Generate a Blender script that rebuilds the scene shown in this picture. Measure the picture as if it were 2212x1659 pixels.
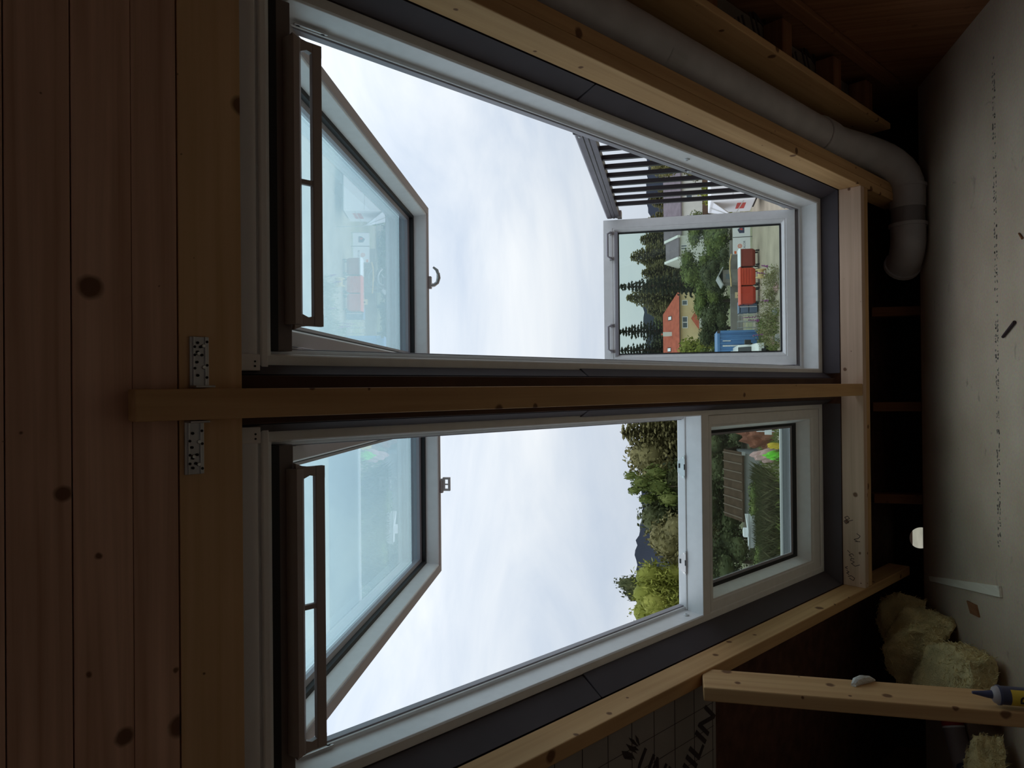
import bpy, bmesh, math, random
import numpy as np
from math import sin, cos, tan, radians, pi, hypot
from mathutils import Matrix, Vector, Euler

for o in list(bpy.data.objects):
    bpy.data.objects.remove(o, do_unlink=True)
scene = bpy.context.scene
COL = scene.collection

# ------------------------------------------------------------------ camera
EYE = 1.30                      # eye height above the loft floor (floor is z = 0)
F_PX, PITCH, YAW, ROLL = 1534.0, radians(12.7), radians(0.32), 0.0108
cam_data = bpy.data.cameras.new('camera')
cam = bpy.data.objects.new('camera', cam_data)
COL.objects.link(cam)
cam_data.sensor_fit = 'HORIZONTAL'
cam_data.sensor_width = 36.0
cam_data.lens = F_PX / 2212.0 * 36.0
cam_data.clip_start, cam_data.clip_end = 0.02, 2000
fw = Vector((sin(YAW)*cos(PITCH), cos(YAW)*cos(PITCH), sin(PITCH)))
rt = Vector((cos(YAW), -sin(YAW), 0)); up = rt.cross(fw)
r2 = rt*cos(ROLL) - up*sin(ROLL); u2 = rt*sin(ROLL) + up*cos(ROLL)
# the phone was held on its side: picture right is down, picture top is the room's right
M = Matrix((-u2, r2, -fw)).transposed().to_4x4()
M.translation = (0, 0, EYE)
cam.matrix_world = M
scene.camera = cam

# ------------------------------------------------------------------ view + sky
vs = scene.view_settings
vs.view_transform = 'Standard'; vs.look = 'None'; vs.gamma = 1.0; vs.use_curve_mapping = False
vs.exposure = 0.15
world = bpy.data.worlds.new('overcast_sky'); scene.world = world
world.use_nodes = True
wt = world.node_tree; wt.nodes.clear()
def wn(t, **k):
    n = wt.nodes.new(t)
    for a, b in k.items(): setattr(n, a, b)
    return n
tc = wn('ShaderNodeTexCoord'); mp = wn('ShaderNodeMapping'); mp.inputs['Scale'].default_value = (1.0, 1.4, 3.4)
nz = wn('ShaderNodeTexNoise'); nz.inputs['Scale'].default_value = 2.3; nz.inputs['Detail'].default_value = 7
nz.inputs['Roughness'].default_value = 0.55; nz.inputs['Distortion'].default_value = 0.5
rp = wn('ShaderNodeValToRGB')
rp.color_ramp.elements[0].position = 0.30; rp.color_ramp.elements[0].color = (0.59, 0.685, 0.82, 1)
rp.color_ramp.elements[1].position = 0.72; rp.color_ramp.elements[1].color = (0.90, 0.945, 0.985, 1)
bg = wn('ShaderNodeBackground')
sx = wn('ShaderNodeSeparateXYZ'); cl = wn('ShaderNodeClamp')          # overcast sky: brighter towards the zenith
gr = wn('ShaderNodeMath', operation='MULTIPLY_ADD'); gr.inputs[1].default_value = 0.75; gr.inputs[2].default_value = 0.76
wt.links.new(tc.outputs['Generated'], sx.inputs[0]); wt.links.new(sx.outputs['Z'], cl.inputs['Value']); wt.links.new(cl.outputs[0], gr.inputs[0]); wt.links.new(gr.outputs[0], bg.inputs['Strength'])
wo = wn('ShaderNodeOutputWorld')
for a, b in ((tc.outputs['Generated'], mp.inputs['Vector']), (mp.outputs['Vector'], nz.inputs['Vector']),
             (nz.outputs['Fac'], rp.inputs['Fac']), (rp.outputs['Color'], bg.inputs['Color']),
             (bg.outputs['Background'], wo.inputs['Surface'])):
    wt.links.new(a, b)

# ------------------------------------------------------------------ materials
MATS = {}
def new_mat(name):
    m = bpy.data.materials.new(name); m.use_nodes = True
    MATS[name] = m
    return m, m.node_tree, m.node_tree.nodes['Principled BSDF']
def L(nt, a, b): nt.links.new(a, b)
def rgba(c): return (c[0], c[1], c[2], 1)
def plain(name, col, rough=0.6, metal=0.0, var=0.0, scale=8.0, bump=0.0, bscale=60.0, spec=0.5):
    m, nt, b = new_mat(name)
    b.inputs['Roughness'].default_value = rough; b.inputs['Metallic'].default_value = metal
    b.inputs['Specular IOR Level'].default_value = spec
    b.inputs['Base Color'].default_value = rgba(col)
    if var > 0 or bump > 0:
        t = nt.nodes.new('ShaderNodeTexCoord')
    if var > 0:
        n = nt.nodes.new('ShaderNodeTexNoise'); n.inputs['Scale'].default_value = scale; n.inputs['Detail'].default_value = 6
        L(nt, t.outputs['Object'], n.inputs['Vector'])
        r = nt.nodes.new('ShaderNodeValToRGB')
        r.color_ramp.elements[0].position = .3; r.color_ramp.elements[1].position = .72
        r.color_ramp.elements[0].color = rgba([c*(1-var) for c in col]); r.color_ramp.elements[1].color = rgba([min(1, c*(1+var)) for c in col])
        L(nt, n.outputs['Fac'], r.inputs['Fac']); L(nt, r.outputs['Color'], b.inputs['Base Color'])
    if bump > 0:
        n2 = nt.nodes.new('ShaderNodeTexNoise'); n2.inputs['Scale'].default_value = bscale; n2.inputs['Detail'].default_value = 4
        L(nt, t.outputs['Object'], n2.inputs['Vector'])
        bp = nt.nodes.new('ShaderNodeBump'); bp.inputs['Strength'].default_value = bump; bp.inputs['Distance'].default_value = .01
        L(nt, n2.outputs['Fac'], bp.inputs['Height']); L(nt, bp.outputs['Normal'], b.inputs['Normal'])
    return m
def wood(name, light, dark, axis, knot=(0.14, 0.055, 0.025), kscale=3.2, kamt=1.0, rough=0.75):
    """pine: fine grain stretched along one object axis, a few oval knots, tint from piece to piece"""
    m, nt, b = new_mat(name); b.inputs['Roughness'].default_value = rough
    b.inputs['Specular IOR Level'].default_value = 0.25
    t = nt.nodes.new('ShaderNodeTexCoord'); oi = nt.nodes.new('ShaderNodeObjectInfo')
    off = nt.nodes.new('ShaderNodeVectorMath'); off.operation = 'ADD'
    mul = nt.nodes.new('ShaderNodeMath'); mul.operation = 'MULTIPLY'; mul.inputs[1].default_value = 17.0
    L(nt, oi.outputs['Random'], mul.inputs[0]); L(nt, t.outputs['Object'], off.inputs[0]); L(nt, mul.outputs[0], off.inputs[1])
    g = nt.nodes.new('ShaderNodeMapping'); s = [38, 38, 38]; s[axis] = 1.1; g.inputs['Scale'].default_value = s
    L(nt, off.outputs[0], g.inputs['Vector'])
    n = nt.nodes.new('ShaderNodeTexNoise'); n.inputs['Scale'].default_value = 1.0; n.inputs['Detail'].default_value = 6; n.inputs['Distortion'].default_value = .4
    L(nt, g.outputs[0], n.inputs['Vector'])
    r = nt.nodes.new('ShaderNodeValToRGB'); r.color_ramp.elements[0].position = .3; r.color_ramp.elements[1].position = .68
    r.color_ramp.elements[0].color = rgba(dark); r.color_ramp.elements[1].color = rgba(light)
    L(nt, n.outputs['Fac'], r.inputs['Fac'])
    # broad tone drift
    n3 = nt.nodes.new('ShaderNodeTexNoise'); n3.inputs['Scale'].default_value = 2.2
    L(nt, off.outputs[0], n3.inputs['Vector'])
    hs = nt.nodes.new('ShaderNodeHueSaturation')
    mr = nt.nodes.new('ShaderNodeMapRange'); mr.inputs['To Min'].default_value = .8; mr.inputs['To Max'].default_value = 1.2
    L(nt, n3.outputs['Fac'], mr.inputs['Value']); L(nt, mr.outputs[0], hs.inputs['Value']); L(nt, r.outputs['Color'], hs.inputs['Color'])
    # knots
    sp = nt.nodes.new('ShaderNodeSeparateXYZ'); L(nt, off.outputs[0], sp.inputs[0])
    o1, o2 = [i for i in range(3) if i != axis]
    ad = nt.nodes.new('ShaderNodeMath'); ad.operation = 'ADD'; L(nt, sp.outputs[o1], ad.inputs[0]); L(nt, sp.outputs[o2], ad.inputs[1])
    cx = nt.nodes.new('ShaderNodeCombineXYZ'); L(nt, sp.outputs[axis], cx.inputs[0]); L(nt, ad.outputs[0], cx.inputs[1])
    v = nt.nodes.new('ShaderNodeTexVoronoi'); v.voronoi_dimensions = '2D'; v.inputs['Scale'].default_value = kscale*2.0
    wp = nt.nodes.new('ShaderNodeTexNoise'); wp.inputs['Scale'].default_value = 40; L(nt, off.outputs[0], wp.inputs['Vector'])
    wa = nt.nodes.new('ShaderNodeVectorMath'); wa.operation = 'MULTIPLY_ADD'; wa.inputs[1].default_value = (.008, .008, .008)
    L(nt, wp.outputs['Color'], wa.inputs[0]); L(nt, cx.outputs[0], wa.inputs[2]); L(nt, wa.outputs[0], v.inputs['Vector'])
    sc = nt.nodes.new('ShaderNodeSeparateColor'); L(nt, v.outputs['Color'], sc.inputs[0])
    sq = nt.nodes.new('ShaderNodeMath'); sq.operation = 'POWER'; sq.inputs[1].default_value = 2.6; L(nt, sc.outputs[0], sq.inputs[0])
    th = nt.nodes.new('ShaderNodeMath'); th.operation = 'MULTIPLY'; th.inputs[1].default_value = .085; L(nt, sq.outputs[0], th.inputs[0])
    th2 = nt.nodes.new('ShaderNodeMath'); th2.operation = 'MULTIPLY_ADD'; th2.inputs[1].default_value = 1.5; th2.inputs[2].default_value = .010; L(nt, th.outputs[0], th2.inputs[0])
    kr = nt.nodes.new('ShaderNodeMapRange'); kr.inputs['To Min'].default_value = .88*kamt; kr.inputs['To Max'].default_value = 0.0
    L(nt, th.outputs[0], kr.inputs['From Min']); L(nt, th2.outputs[0], kr.inputs['From Max'])
    L(nt, v.outputs['Distance'], kr.inputs['Value'])
    mx = nt.nodes.new('ShaderNodeMix'); mx.data_type = 'RGBA'
    L(nt, kr.outputs[0], mx.inputs['Factor']); L(nt, hs.outputs['Color'], mx.inputs[6]); mx.inputs[7].default_value = rgba(knot)
    L(nt, mx.outputs[2], b.inputs['Base Color'])
    bp = nt.nodes.new('ShaderNodeBump'); bp.inputs['Strength'].default_value = .15; bp.inputs['Distance'].default_value = .004
    L(nt, n.outputs['Fac'], bp.inputs['Height']); L(nt, bp.outputs['Normal'], b.inputs['Normal'])
    return m
def glass(name, tint, r0=0.05, dirt=0.0):
    """pane: tinted see-through body with a Schlick reflection, a faint film of dust"""
    m, nt, b = new_mat(name); nt.nodes.remove(b)
    out = nt.nodes['Material Output']
    tr = nt.nodes.new('ShaderNodeBsdfTransparent'); tr.inputs['Color'].default_value = rgba(tint)
    gl = nt.nodes.new('ShaderNodeBsdfGlossy'); gl.inputs['Roughness'].default_value = 0.0; gl.inputs['Color'].default_value = (1, 1, 1, 1)
    lw = nt.nodes.new('ShaderNodeLayerWeight'); lw.inputs['Blend'].default_value = 0.5
    pw = nt.nodes.new('ShaderNodeMath'); pw.operation = 'POWER'; pw.inputs[1].default_value = 5.0
    L(nt, lw.outputs['Facing'], pw.inputs[0])
    ma = nt.nodes.new('ShaderNodeMath'); ma.operation = 'MULTIPLY_ADD'; ma.inputs[1].default_value = 1-r0; ma.inputs[2].default_value = r0
    L(nt, pw.outputs[0], ma.inputs[0])
    mx = nt.nodes.new('ShaderNodeMixShader')
    L(nt, ma.outputs[0], mx.inputs[0]); L(nt, tr.outputs[0], mx.inputs[1]); L(nt, gl.outputs[0], mx.inputs[2])
    if dirt > 0:
        df = nt.nodes.new('ShaderNodeBsdfDiffuse'); df.inputs['Color'].default_value = (.75, .78, .75, 1)
        t = nt.nodes.new('ShaderNodeTexCoord'); n = nt.nodes.new('ShaderNodeTexNoise'); n.inputs['Scale'].default_value = 3; n.inputs['Detail'].default_value = 6
        L(nt, t.outputs['Object'], n.inputs['Vector'])
        mr = nt.nodes.new('ShaderNodeMapRange'); mr.inputs['From Min'].default_value = .4; mr.inputs['From Max'].default_value = .8
        mr.inputs['To Min'].default_value = dirt*.3; mr.inputs['To Max'].default_value = dirt
        L(nt, n.outputs['Fac'], mr.inputs['Value'])
        m2 = nt.nodes.new('ShaderNodeMixShader'); L(nt, mr.outputs[0], m2.inputs[0]); L(nt, mx.outputs[0], m2.inputs[1]); L(nt, df.outputs[0], m2.inputs[2])
        mx = m2
    L(nt, mx.outputs[0], out.inputs['Surface'])
    return m
def leaf(name, c1, c2, c3):
    m, nt, b = new_mat(name); b.inputs['Roughness'].default_value = .7; b.inputs['Specular IOR Level'].default_value = .2
    g = nt.nodes.new('ShaderNodeNewGeometry'); r = nt.nodes.new('ShaderNodeValToRGB')
    r.color_ramp.elements[0].color = rgba(c1); r.color_ramp.elements[1].color = rgba(c3)
    e = r.color_ramp.elements.new(.5); e.color = rgba(c2)
    t = nt.nodes.new('ShaderNodeTexCoord'); n = nt.nodes.new('ShaderNodeTexNoise'); n.inputs['Scale'].default_value = 5; n.inputs['Detail'].default_value = 4
    L(nt, t.outputs['Object'], n.inputs['Vector'])
    a = nt.nodes.new('ShaderNodeMath'); a.operation = 'MULTIPLY_ADD'; a.inputs[1].default_value = .5
    L(nt, g.outputs['Random Per Island'], a.inputs[0])
    s = nt.nodes.new('ShaderNodeMapRange'); s.inputs['From Min'].default_value = .3; s.inputs['From Max'].default_value = .7; s.inputs['To Max'].default_value = .5
    L(nt, n.outputs['Fac'], s.inputs['Value']); L(nt, s.outputs[0], a.inputs[2])
    L(nt, a.outputs[0], r.inputs['Fac']); L(nt, r.outputs['Color'], b.inputs['Base Color'])
    return m

PINE_L, PINE_D = (0.66, 0.40, 0.19), (0.53, 0.30, 0.13)
wood('pine_x', PINE_L, PINE_D, 0); wood('pine_y', PINE_L, PINE_D, 1); wood('pine_z', PINE_L, PINE_D, 2)
wood('board_red', (0.84, 0.52, 0.365), (0.57, 0.32, 0.205), 0, kscale=2.6)
wood('board_yellow', (0.80, 0.51, 0.275), (0.69, 0.42, 0.20), 0, kscale=3.0)
wood('pale_pine_x', (0.72, 0.50, 0.37), (0.57, 0.38, 0.26), 0, kscale=4)
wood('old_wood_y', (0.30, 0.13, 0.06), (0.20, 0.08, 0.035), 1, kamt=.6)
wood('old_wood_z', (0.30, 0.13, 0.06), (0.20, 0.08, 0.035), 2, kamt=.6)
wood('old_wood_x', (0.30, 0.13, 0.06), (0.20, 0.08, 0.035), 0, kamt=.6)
wood('white_lath', (0.92, 0.84, 0.70), (0.80, 0.72, 0.58), 1, kamt=.3)
plain('bounce_lining', (0.80, 0.77, 0.73), .85)  # pale lining added behind the viewer for bounce light
plain('eaves_shade', (0.022, 0.014, 0.012), .95)  # near-black colour stands in for the shade of the eaves gap
plain('sarking_board', (0.13, 0.055, 0.035), .85, var=.35, scale=18)
plain('frame_white', (0.90, 0.89, 0.885), .35, var=.03, scale=30)
plain('frame_trim', (0.86, 0.82, 0.81), .45)
plain('sash_face', (0.40, 0.335, 0.325), .5)  # grey-brown sash face with its shading put into the colour
plain('strip_brown', (0.20, 0.155, 0.145), .5)
plain('alu_grey', (0.36, 0.34, 0.37), .45, .2)
plain('dark_alu', (0.045, 0.04, 0.045), .4, .3)
plain('gasket', (0.012, 0.011, 0.012), .6)
plain('rail_brown', (0.16, 0.145, 0.165), .45, .35, var=.12, scale=14)
plain('bar_brown', (0.46, 0.39, 0.37), .5, .2)
plain('collar', (0.085, 0.07, 0.08), .75, var=.12, scale=5)
plain('steel', (0.55, 0.53, 0.52), .38, .85, var=.12, scale=25)
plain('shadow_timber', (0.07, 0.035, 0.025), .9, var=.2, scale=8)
plain('screw', (0.75, 0.74, 0.70), .3, .9)
plain('hole_dark', (0.02, 0.015, 0.013), .9)
plain('cap_white', (0.85, 0.85, 0.84), .4)
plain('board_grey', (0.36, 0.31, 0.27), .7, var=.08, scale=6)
plain('board_shaded', (0.17, 0.13, 0.10), .8, var=.1, scale=6)  # insulation board darkened, shade of the rafter bay put into the colour
plain('print_dark', (0.045, 0.025, 0.025), .7)
plain('pvc_grey', (0.52, 0.48, 0.47), .45, var=.10, scale=9)
plain('pvc_dark', (0.27, 0.24, 0.24), .5)
plain('paper_tag', (0.5, 0.47, 0.45), .8)
plain('insulation', (0.82, 0.66, 0.34), .95, var=.18, scale=14, bump=.7, bscale=160)
plain('tube_blue', (0.05, 0.05, 0.10), .4); plain('tube_nozzle', (0.06, 0.065, 0.13), .45); plain('label_yellow', (0.75, 0.52, 0.05), .6)
plain('label_red', (0.45, 0.02, 0.025), .5); plain('can_grey', (0.33, 0.27, 0.26), .5); plain('filler_white', (0.7, 0.68, 0.64), .9, bump=1, bscale=80)
plain('nail_dark', (0.05, 0.03, 0.035), .5, .4)
plain('pencil', (0.07, 0.04, 0.03), .8)
plain('dust_print', (0.20, 0.17, 0.145), .9)
glass('pane_upper', (0.80, 0.935, 0.955), r0=.10, dirt=.03)
glass('pane_lower', (0.86, 0.93, 0.88), r0=.03, dirt=.05)

def chipboard():
    m, nt, b = new_mat('chipboard'); b.inputs['Roughness'].default_value = .8; b.inputs['Specular IOR Level'].default_value = .2
    t = nt.nodes.new('ShaderNodeTexCoord')
    n1 = nt.nodes.new('ShaderNodeTexNoise'); n1.inputs['Scale'].default_value = 3.0; n1.inputs['Detail'].default_value = 8
    n2 = nt.nodes.new('ShaderNodeTexNoise'); n2.inputs['Scale'].default_value = 90; n2.inputs['Detail'].default_value = 3
    v = nt.nodes.new('ShaderNodeTexNoise'); v.inputs['Scale'].default_value = 9; v.inputs['Detail'].default_value = 5; v.inputs['Distortion'].default_value = 1.5
    for q in (n1, n2, v): L(nt, t.outputs['Object'], q.inputs['Vector'])
    r = nt.nodes.new('ShaderNodeValToRGB'); r.color_ramp.elements[0].position = .3; r.color_ramp.elements[1].position = .75
    r.color_ramp.elements[0].color = (.61, .47, .345, 1); r.color_ramp.elements[1].color = (.77, .615, .475, 1)
    L(nt, n1.outputs['Fac'], r.inputs['Fac'])
    mx = nt.nodes.new('ShaderNodeMix'); mx.data_type = 'RGBA'; mx.blend_type = 'MULTIPLY'; mx.inputs['Factor'].default_value = .35
    L(nt, r.outputs['Color'], mx.inputs[6]); L(nt, n2.outputs['Color'], mx.inputs[7])
    st = nt.nodes.new('ShaderNodeMapRange'); st.inputs['From Min'].default_value = .66; st.inputs['From Max'].default_value = .78; st.inputs['To Max'].default_value = .55
    L(nt, v.outputs['Fac'], st.inputs['Value'])
    m2 = nt.nodes.new('ShaderNodeMix'); m2.data_type = 'RGBA'; L(nt, st.outputs[0], m2.inputs['Factor']); L(nt, mx.outputs[2], m2.inputs[6]); m2.inputs[7].default_value = (.22, .17, .14, 1)
    L(nt, m2.outputs[2], b.inputs['Base Color'])
    bp = nt.nodes.new('ShaderNodeBump'); bp.inputs['Strength'].default_value = .2; bp.inputs['Distance'].default_value = .002
    L(nt, n2.outputs['Fac'], bp.inputs['Height']); L(nt, bp.outputs['Normal'], b.inputs['Normal'])
chipboard()

# ------------------------------------------------------------------ mesh helpers
class MB:
    def __init__(s): s.v = []; s.f = []
    def add(s, vs_, fs_):
        o = len(s.v); s.v += [tuple(p) for p in vs_]; s.f += [tuple(i+o for i in f) for f in fs_]; return s
    def box(s, x0, x1, y0, y1, z0, z1):
        return s.add([(x0,y0,z0),(x1,y0,z0),(x1,y1,z0),(x0,y1,z0),(x0,y0,z1),(x1,y0,z1),(x1,y1,z1),(x0,y1,z1)],
                     [(0,3,2,1),(4,5,6,7),(0,1,5,4),(1,2,6,5),(2,3,7,6),(3,0,4,7)])
    def prism(s, poly, axis, a, b):
        """extrude a closed 2-D polygon along an axis; the polygon holds the two other axes in order"""
        def P(p, w):
            q = [p[0], p[1]]; q.insert(axis, w); return q
        n = len(poly)
        return s.add([P(p, a) for p in poly]+[P(p, b) for p in poly],
                     [tuple(range(n))[::-1], tuple(range(n, 2*n))]+[(i, (i+1) % n, n+(i+1) % n, n+i) for i in range(n)])
    def cyl(s, p0, p1, r0, r1=None, seg=16, caps=True):
        r1 = r0 if r1 is None else r1
        p0, p1 = Vector(p0), Vector(p1); d = (p1-p0).normalized()
        a = d.orthogonal().normalized(); b = d.cross(a)
        vs_ = []
        for p, r in ((p0, r0), (p1, r1)):
            vs_ += [p+(a*cos(2*pi*i/seg)+b*sin(2*pi*i/seg))*r for i in range(seg)]
        fs_ = [(i, (i+1) % seg, seg+(i+1) % seg, seg+i) for i in range(seg)]
        if caps: fs_ += [tuple(range(seg))[::-1], tuple(range(seg, 2*seg))]
        return s.add(vs_, fs_)
    def tube(s, path, r, seg=16, caps=True):
        path = [Vector(p) for p in path]; n = len(path); rs = r if isinstance(r, (list, tuple)) else [r]*n
        t0 = (path[1]-path[0]).normalized(); a = t0.orthogonal().normalized(); vs_ = []
        for i, p in enumerate(path):
            t = (path[min(i+1, n-1)]-path[max(i-1, 0)]).normalized()
            a = (a-t*a.dot(t)).normalized(); b = t.cross(a)
            vs_ += [p+(a*cos(2*pi*j/seg)+b*sin(2*pi*j/seg))*rs[i] for j in range(seg)]
        fs_ = [(i*seg+j, i*seg+(j+1) % seg, (i+1)*seg+(j+1) % seg, (i+1)*seg+j) for i in range(n-1) for j in range(seg)]
        if caps: fs_ += [tuple(range(seg))[::-1], tuple(range((n-1)*seg, n*seg))]
        return s.add(vs_, fs_)
    def ring(s, x0, x1, y0, y1, prof, k=(1, 1, 1, 1), z=0.0):
        """mitred frame: prof = (inward, height) points of a closed section; k = width factors for x0, x1, y0, y1 sides"""
        n = len(prof); vs_ = []
        for cx, cy in ((0, 0), (1, 0), (1, 1), (0, 1)):
            for d, h in prof:
                vs_.append((x0+d*k[0] if cx == 0 else x1-d*k[1], y0+d*k[2] if cy == 0 else y1-d*k[3], z+h))
        fs_ = []
        for c in range(4):
            e = (c+1) % 4
            for i in range(n):
                j = (i+1) % n
                fs_.append((c*n+i, e*n+i, e*n+j, c*n+j))
        return s.add(vs_, fs_)
    def build(s, name, mat, parent=None, matrix=None, smooth=False, bevel=0.0, seg=2):
        me = bpy.data.meshes.new(name); me.from_pydata(s.v, [], s.f)
        bm = bmesh.new(); bm.from_mesh(me); bmesh.ops.recalc_face_normals(bm, faces=bm.faces); bm.to_mesh(me); bm.free()
        me.materials.append(MATS[mat])
        if smooth:
            for p in me.polygons: p.use_smooth = True
            me.set_sharp_from_angle(angle=radians(40))
        o = bpy.data.objects.new(name, me); COL.objects.link(o)
        if parent: o.parent = parent
        if matrix is not None: o.matrix_world = matrix if parent is None else matrix
        if bevel:
            m = o.modifiers.new('soft_edges', 'BEVEL'); m.width = bevel; m.segments = seg; m.limit_method = 'ANGLE'
        return o
def B(*a): return MB().box(*a)
def tag(o, label=None, cat=None, group=None, kind=None):
    if label: o['label'] = label
    if cat: o['category'] = cat
    if group: o['group'] = group
    if kind: o['kind'] = kind
    return o
def empty(name, loc=(0, 0, 0), rot=None, parent=None, matrix=None):
    o = bpy.data.objects.new(name, None); COL.objects.link(o); o.empty_display_size = .1
    if matrix is not None: o.matrix_world = matrix
    else:
        o.location = loc
        if rot: o.rotation_euler = rot
    if parent: o.parent = parent
    return o
def copy_tree(o, parent=None):
    c = o.copy(); COL.objects.link(c); c.parent = parent
    for ch in list(o.children): copy_tree(ch, c)
    return c
def text_obj(txt, size, mat, parent, matrix, name='lettering', shear=0.0, bold=0.0):
    cu = bpy.data.curves.new(name, 'FONT'); cu.body = txt; cu.size = size; cu.align_x = 'CENTER'; cu.align_y = 'CENTER'
    cu.shear = shear; cu.offset = bold; cu.extrude = .0008; cu.resolution_u = 3
    t = bpy.data.objects.new(name, cu); COL.objects.link(t)
    dg = bpy.context.evaluated_depsgraph_get()
    me = bpy.data.meshes.new_from_object(t.evaluated_get(dg)); bpy.data.objects.remove(t, do_unlink=True)
    me.materials.clear(); me.materials.append(MATS[mat])
    o = bpy.data.objects.new(name, me); COL.objects.link(o)
    if parent: o.parent = parent
    o.matrix_local = matrix
    return o

# roof frame: local x = along the room, y = down the slope, z = outwards through the roof
TH, A = radians(34.3), 1.62
SV = Vector((0, cos(TH), -sin(TH))); NV = Vector((0, sin(TH), cos(TH)))
ROOF = Matrix((Vector((1, 0, 0)), SV, NV)).transposed().to_4x4(); ROOF.translation = (0, 0, EYE+A)
def R(x, s, n): return ROOF @ Vector((x, s, n))

# ------------------------------------------------------------------ room shell
GX, LX = 1.585, -2.15            # gable faces
EDGE = 4.18                      # floor edge above the eaves void
fl = B(LX, GX, -5.2, EDGE, -.022, 0).build('floor', 'chipboard'); tag(fl, kind='structure')
B(LX, GX, EDGE-.0, EDGE+.012, -.80, -.001).build('edge_strip', 'old_wood_x', fl)
rnd = random.Random(5)
# the printed batch line and rub marks on the chipboard: rows of tiny ink strokes
pr = MB()
x = -.70
while x < 1.35:
    if rnd.random() < .86:
        for row in (0, 1):
            if rnd.random() < .62:
                yy = 3.262+row*.018-.012*(x-.3)*.05
                for q in range(rnd.randint(1, 3)):
                    w = rnd.uniform(.003, .010); h = rnd.uniform(.002, .011); dx = rnd.uniform(0, .008); dy = rnd.uniform(-.004, .004)
                    pr.box(x+dx, x+dx+w, yy+dy, yy+dy+h, 0, .0006)
    x += .0135
pr.build('printed_line', 'dust_print', fl)['kind'] = 'stuff'
# gables, back slope, ridge
ridge_s = -1.55
rp_ = R(0, ridge_s, 0); ry, rz = rp_.y, rp_.z
def gable(name, x0, x1, mat, hole=None):
    prof = [(-5.2, -1.1), (4.75, -1.1), (4.75, R(0, 0, 0).z-tan(TH)*4.75+.30), (ry, rz+.30), (-5.2, rz+.3-(ry+5.2)*.70)]
    return tag(MB().prism(prof, 0, x0, x1).build(name, mat), kind='structure')
gable('wall_right', GX, GX+.1, 'old_wood_z'); gable('wall_left', LX-.1, LX, 'old_wood_z')
zb = rz-(ry+5.2)*.70
# unseen rear slope; pale lining and roof opening added to brighten the ceiling boards
wbk = empty('wall_back'); tag(wbk, kind='structure')
def slope_z(y): return rz-(ry-y)*.70
def rear_panel(x0, x1, ya, yb):
    MB().prism([(ya, slope_z(ya)), (yb, slope_z(yb)), (yb, slope_z(yb)+.1), (ya, slope_z(ya)+.1)], 0, x0, x1).build('bounce_panel', 'bounce_lining', wbk)
OX0, OX1, OY0, OY1 = -.75, .15, -3.1, -2.2  # added opening that lets sky light fill the room
rear_panel(LX, GX, OY1, ry); rear_panel(LX, GX, -5.3, OY0); rear_panel(LX, OX0, OY0, OY1); rear_panel(OX1, GX, OY0, OY1)
tag(B(LX, GX, -5.3, -5.2, -.02, max(zb, .2)+.05).build('wall_rear', 'bounce_lining'), kind='structure')

# roof build-up: sarking above the rafters with the two window openings left free
W1 = (0.054, 0.928); W2 = (-0.925, -0.090); WS0, WS1 = 1.54, 4.452
ce = empty('ceiling', matrix=ROOF); tag(ce, kind='structure')
for (x0, x1, s0, s1) in ((LX, GX, ridge_s, WS0), (LX-.1, GX+.1, WS1, 5.75), (LX, W2[0], WS0, WS1), (W2[1], W1[0], WS0, WS1), (W1[1], GX, WS0, WS1)):
    B(x0, x1, s0, s1, .205, .295).build('sarking_panel', 'sarking_board', ce)
# lining boards above the windows (run across the room), the bottom one is the yellow header
seams = [(1.0945, 1.1858, 'board_red'), (1.188, 1.2798, 'board_red'), (1.2806, 1.3565, 'board_red'), (1.3595, 1.477, 'board_yellow'), (.86, 1.0925, 'board_red'), (.62, .856, 'board_red'), (.38, .616, 'board_red'),
         (.14, .376, 'board_red'), (-.1, .136, 'board_red'), (-.34, -.104, 'board_red'), (-.6, -.344, 'board_red'), (-.9, -.604, 'board_red'), (-1.2, -.904, 'board_red'), (-1.55, -1.204, 'board_red')]
for s0, s1, m in seams:
    B(LX, GX, s0, s1, .045, .078).build('plank', m, ce, bevel=.0012)
B(LX, GX, -1.5, 1.47, .079, .10).build('plank_backing', 'hole_dark', ce)
# eaves wall behind the floor edge, with the round vent hole
ev = MB()
hx, hz, hr = -.91, EYE-1.415-.010, .064
ey0, ey1 = 4.62, 4.64
n = 32
for k_ in range(n):
    a0, a1 = 2*pi*k_/n, 2*pi*(k_+1)/n
    pts = []
    for a in (a0, a1):
        c, s = cos(a), sin(a); t = .25/max(abs(c), abs(s))
        pts.append(((hx+hr*c, hz+hr*s), (hx+t*c, hz+t*s)))
    (i0, o0), (i1, o1) = pts
    ev.add([(i0[0], ey0, i0[1]), (i1[0], ey0, i1[1]), (o1[0], ey0, o1[1]), (o0[0], ey0, o0[1]),
            (i0[0], ey1, i0[1]), (i1[0], ey1, i1[1]), (o1[0], ey1, o1[1]), (o0[0], ey1, o0[1])], [(0, 1, 2, 3), (4, 5, 6, 7), (0, 1, 5, 4)])
zt = .25
ev.box(LX, hx-.25, ey0, ey1, -1.2, zt); ev.box(hx+.25, GX, ey0, ey1, -1.2, zt)
ev.box(hx-.25, hx+.25, ey0, ey1, -1.2, hz-.25); ev.box(hx-.25, hx+.25, ey0, ey1, hz+.25, zt)
tag(ev.build('wall_eaves', 'eaves_shade'), kind='structure')
tag(B(LX, GX, EDGE+.012, ey0, -.8, -.75).build('floor_eaves', 'eaves_shade'), kind='structure')
# outside wall below the eaves
tag(B(LX-.1, GX+.1, 4.64, 4.75, -3.0, -1.1).build('wall_outside', 'board_grey'), kind='structure')

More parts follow.
